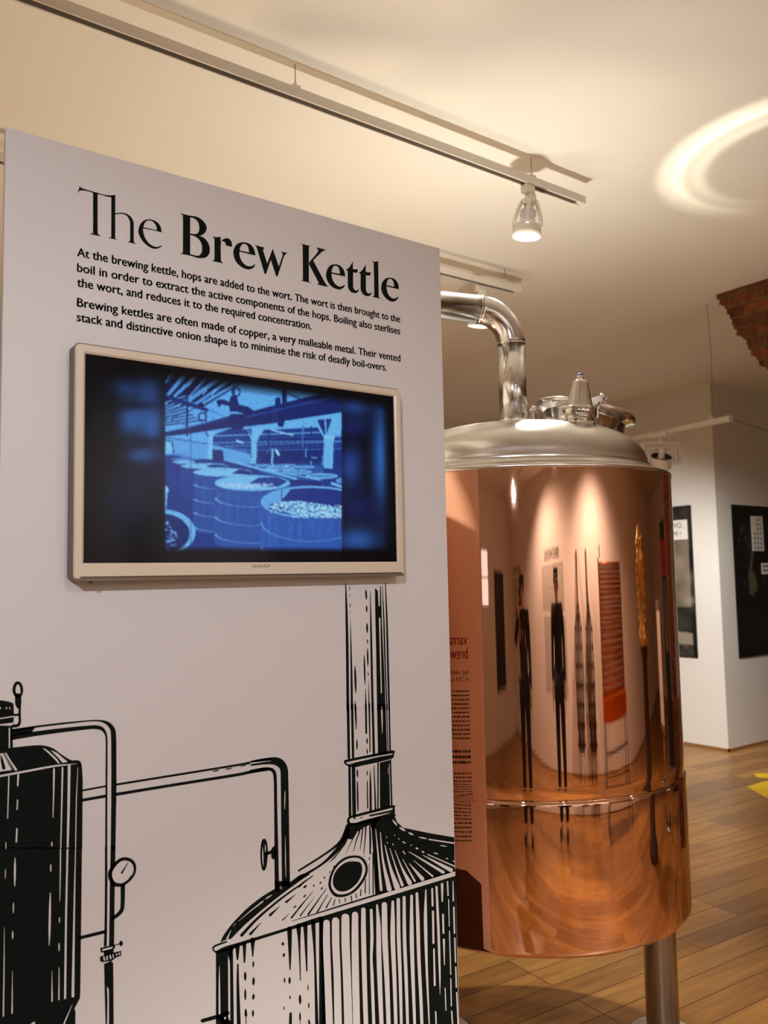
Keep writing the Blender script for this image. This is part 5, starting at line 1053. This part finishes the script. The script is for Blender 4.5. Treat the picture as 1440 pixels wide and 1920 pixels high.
    MB().ball(T(0, .118, 1.585), .016*k, (.7, .9, 1.3)).build('nose', M_skin, e)
    for s_ in (-1, 1): MB().ball(T(.031*s_, .100, 1.607), .011*k).build('eye', M_black, e); MB().ball(T(.078*s_, .012, 1.59), .028*k, (.35, .7, 1.1)).build('ear', M_skin, e)
    MB().box(T(-.022, .098, 1.543)-Vector((.004, .004, .003)), T(.022, .098, 1.543)+Vector((.004, .004, .003)), .002).build('mouth', mat('lips', rgb(150, 84, 74), .5), e)
    return e
fwc = Vector((math.sin(YAW), math.cos(YAW), 0)); rtc = Vector((math.cos(YAW), -math.sin(YAW), 0))
ph = MB(); pc_ = Vector((0, 0, 1.525))-fwc*.0085+rtc*.012
RP = Matrix.Identity(4)
for i in range(3): RP[i][0] = rtc[i]; RP[i][1] = fwc[i]; RP[i][2] = (0, 0, 1)[i]
rbox(ph, pc_, .072, .008, .148, RP, .0025)
tag(ph.build('phone', M_black), 'black phone held up by the photographer, mirrored in the copper', 'phone')
person((Vector((0, 0, 0))-fwc*.40+rtc*.03)[:2], YAW, 1.69, 'person in dark clothes holding a phone up, mirrored in the copper', hold=tuple(pc_-Vector((0, 0, .03))))
person((.80, -1.12), math.radians(10), 1.74, 'second person in dark clothes standing with arms hanging, mirrored in the copper', jacket=mat('charcoal_coat', rgb(26, 25, 28), .8))

# ------------------------------------------------------------------ bright curl on the ceiling: added patterned lamp standing in for the manway rim's reflection
def rim_caustic():
    L = mo+nd*.10; d_ = bpy.data.lights.new('rim_reflection', 'SPOT'); d_.energy = 95; d_.color = (1.0, .90, .72); d_.spot_size = math.radians(110); d_.spot_blend = .2; d_.shadow_soft_size = .012
    o = bpy.data.objects.new('rim_reflection', d_); COL.objects.link(o); o.location = L
    c_ = Vector((3.42, 1.68, ZC)); o.rotation_euler = (c_-L).to_track_quat('-Z', 'Y').to_euler()
    d_.use_nodes = True; nt = d_.node_tree; N = nt.nodes.new; K_ = nt.links.new; em = nt.nodes['Emission']
    ge = N('ShaderNodeNewGeometry'); sp = N('ShaderNodeSeparateXYZ'); K_(ge.outputs['Incoming'], sp.inputs[0])
    def mth(op, a, b=None):
        q = N('ShaderNodeMath'); q.operation = op
        for i, v in enumerate((a, b)):
            if v is None: continue
            if isinstance(v, (int, float)): q.inputs[i].default_value = v
            else: K_(v, q.inputs[i])
        return q.outputs[0]
    hgt = ZC-L.z; rx = mth('MULTIPLY', mth('DIVIDE', sp.outputs['X'], sp.outputs['Z']), hgt); ry = mth('MULTIPLY', mth('DIVIDE', sp.outputs['Y'], sp.outputs['Z']), hgt)
    ux = mth('SUBTRACT', rx, c_.x-L.x); uy = mth('SUBTRACT', ry, c_.y-L.y)
    r_ = mth('SQRT', mth('ADD', mth('MULTIPLY', ux, ux), mth('MULTIPLY', uy, uy)))
    cr = N('ShaderNodeValToRGB'); K_(r_, cr.inputs[0]); cr.color_ramp.interpolation = 'EASE'; el = cr.color_ramp.elements
    el[0].position = .35; el[0].color = (0, 0, 0, 1); el[1].position = .41; el[1].color = (.55, .55, .55, 1)
    for p_, v_ in ((.45, .42), (.495, 1.0), (.53, .6), (.61, .0)): q = el.new(p_); q.color = (v_, v_, v_, 1)
    # brightest towards the west side of the curl, open on the east
    an = mth('DIVIDE', mth('ADD', mth('MULTIPLY', ux, -.80), mth('MULTIPLY', uy, .45)), r_)
    fa = N('ShaderNodeMapRange'); fa.inputs['From Min'].default_value = -.25; fa.inputs['From Max'].default_value = .75; K_(an, fa.inputs['Value'])
    K_(mth('MULTIPLY', cr.outputs[0], fa.outputs[0]), em.inputs['Strength'])
rim_caustic()
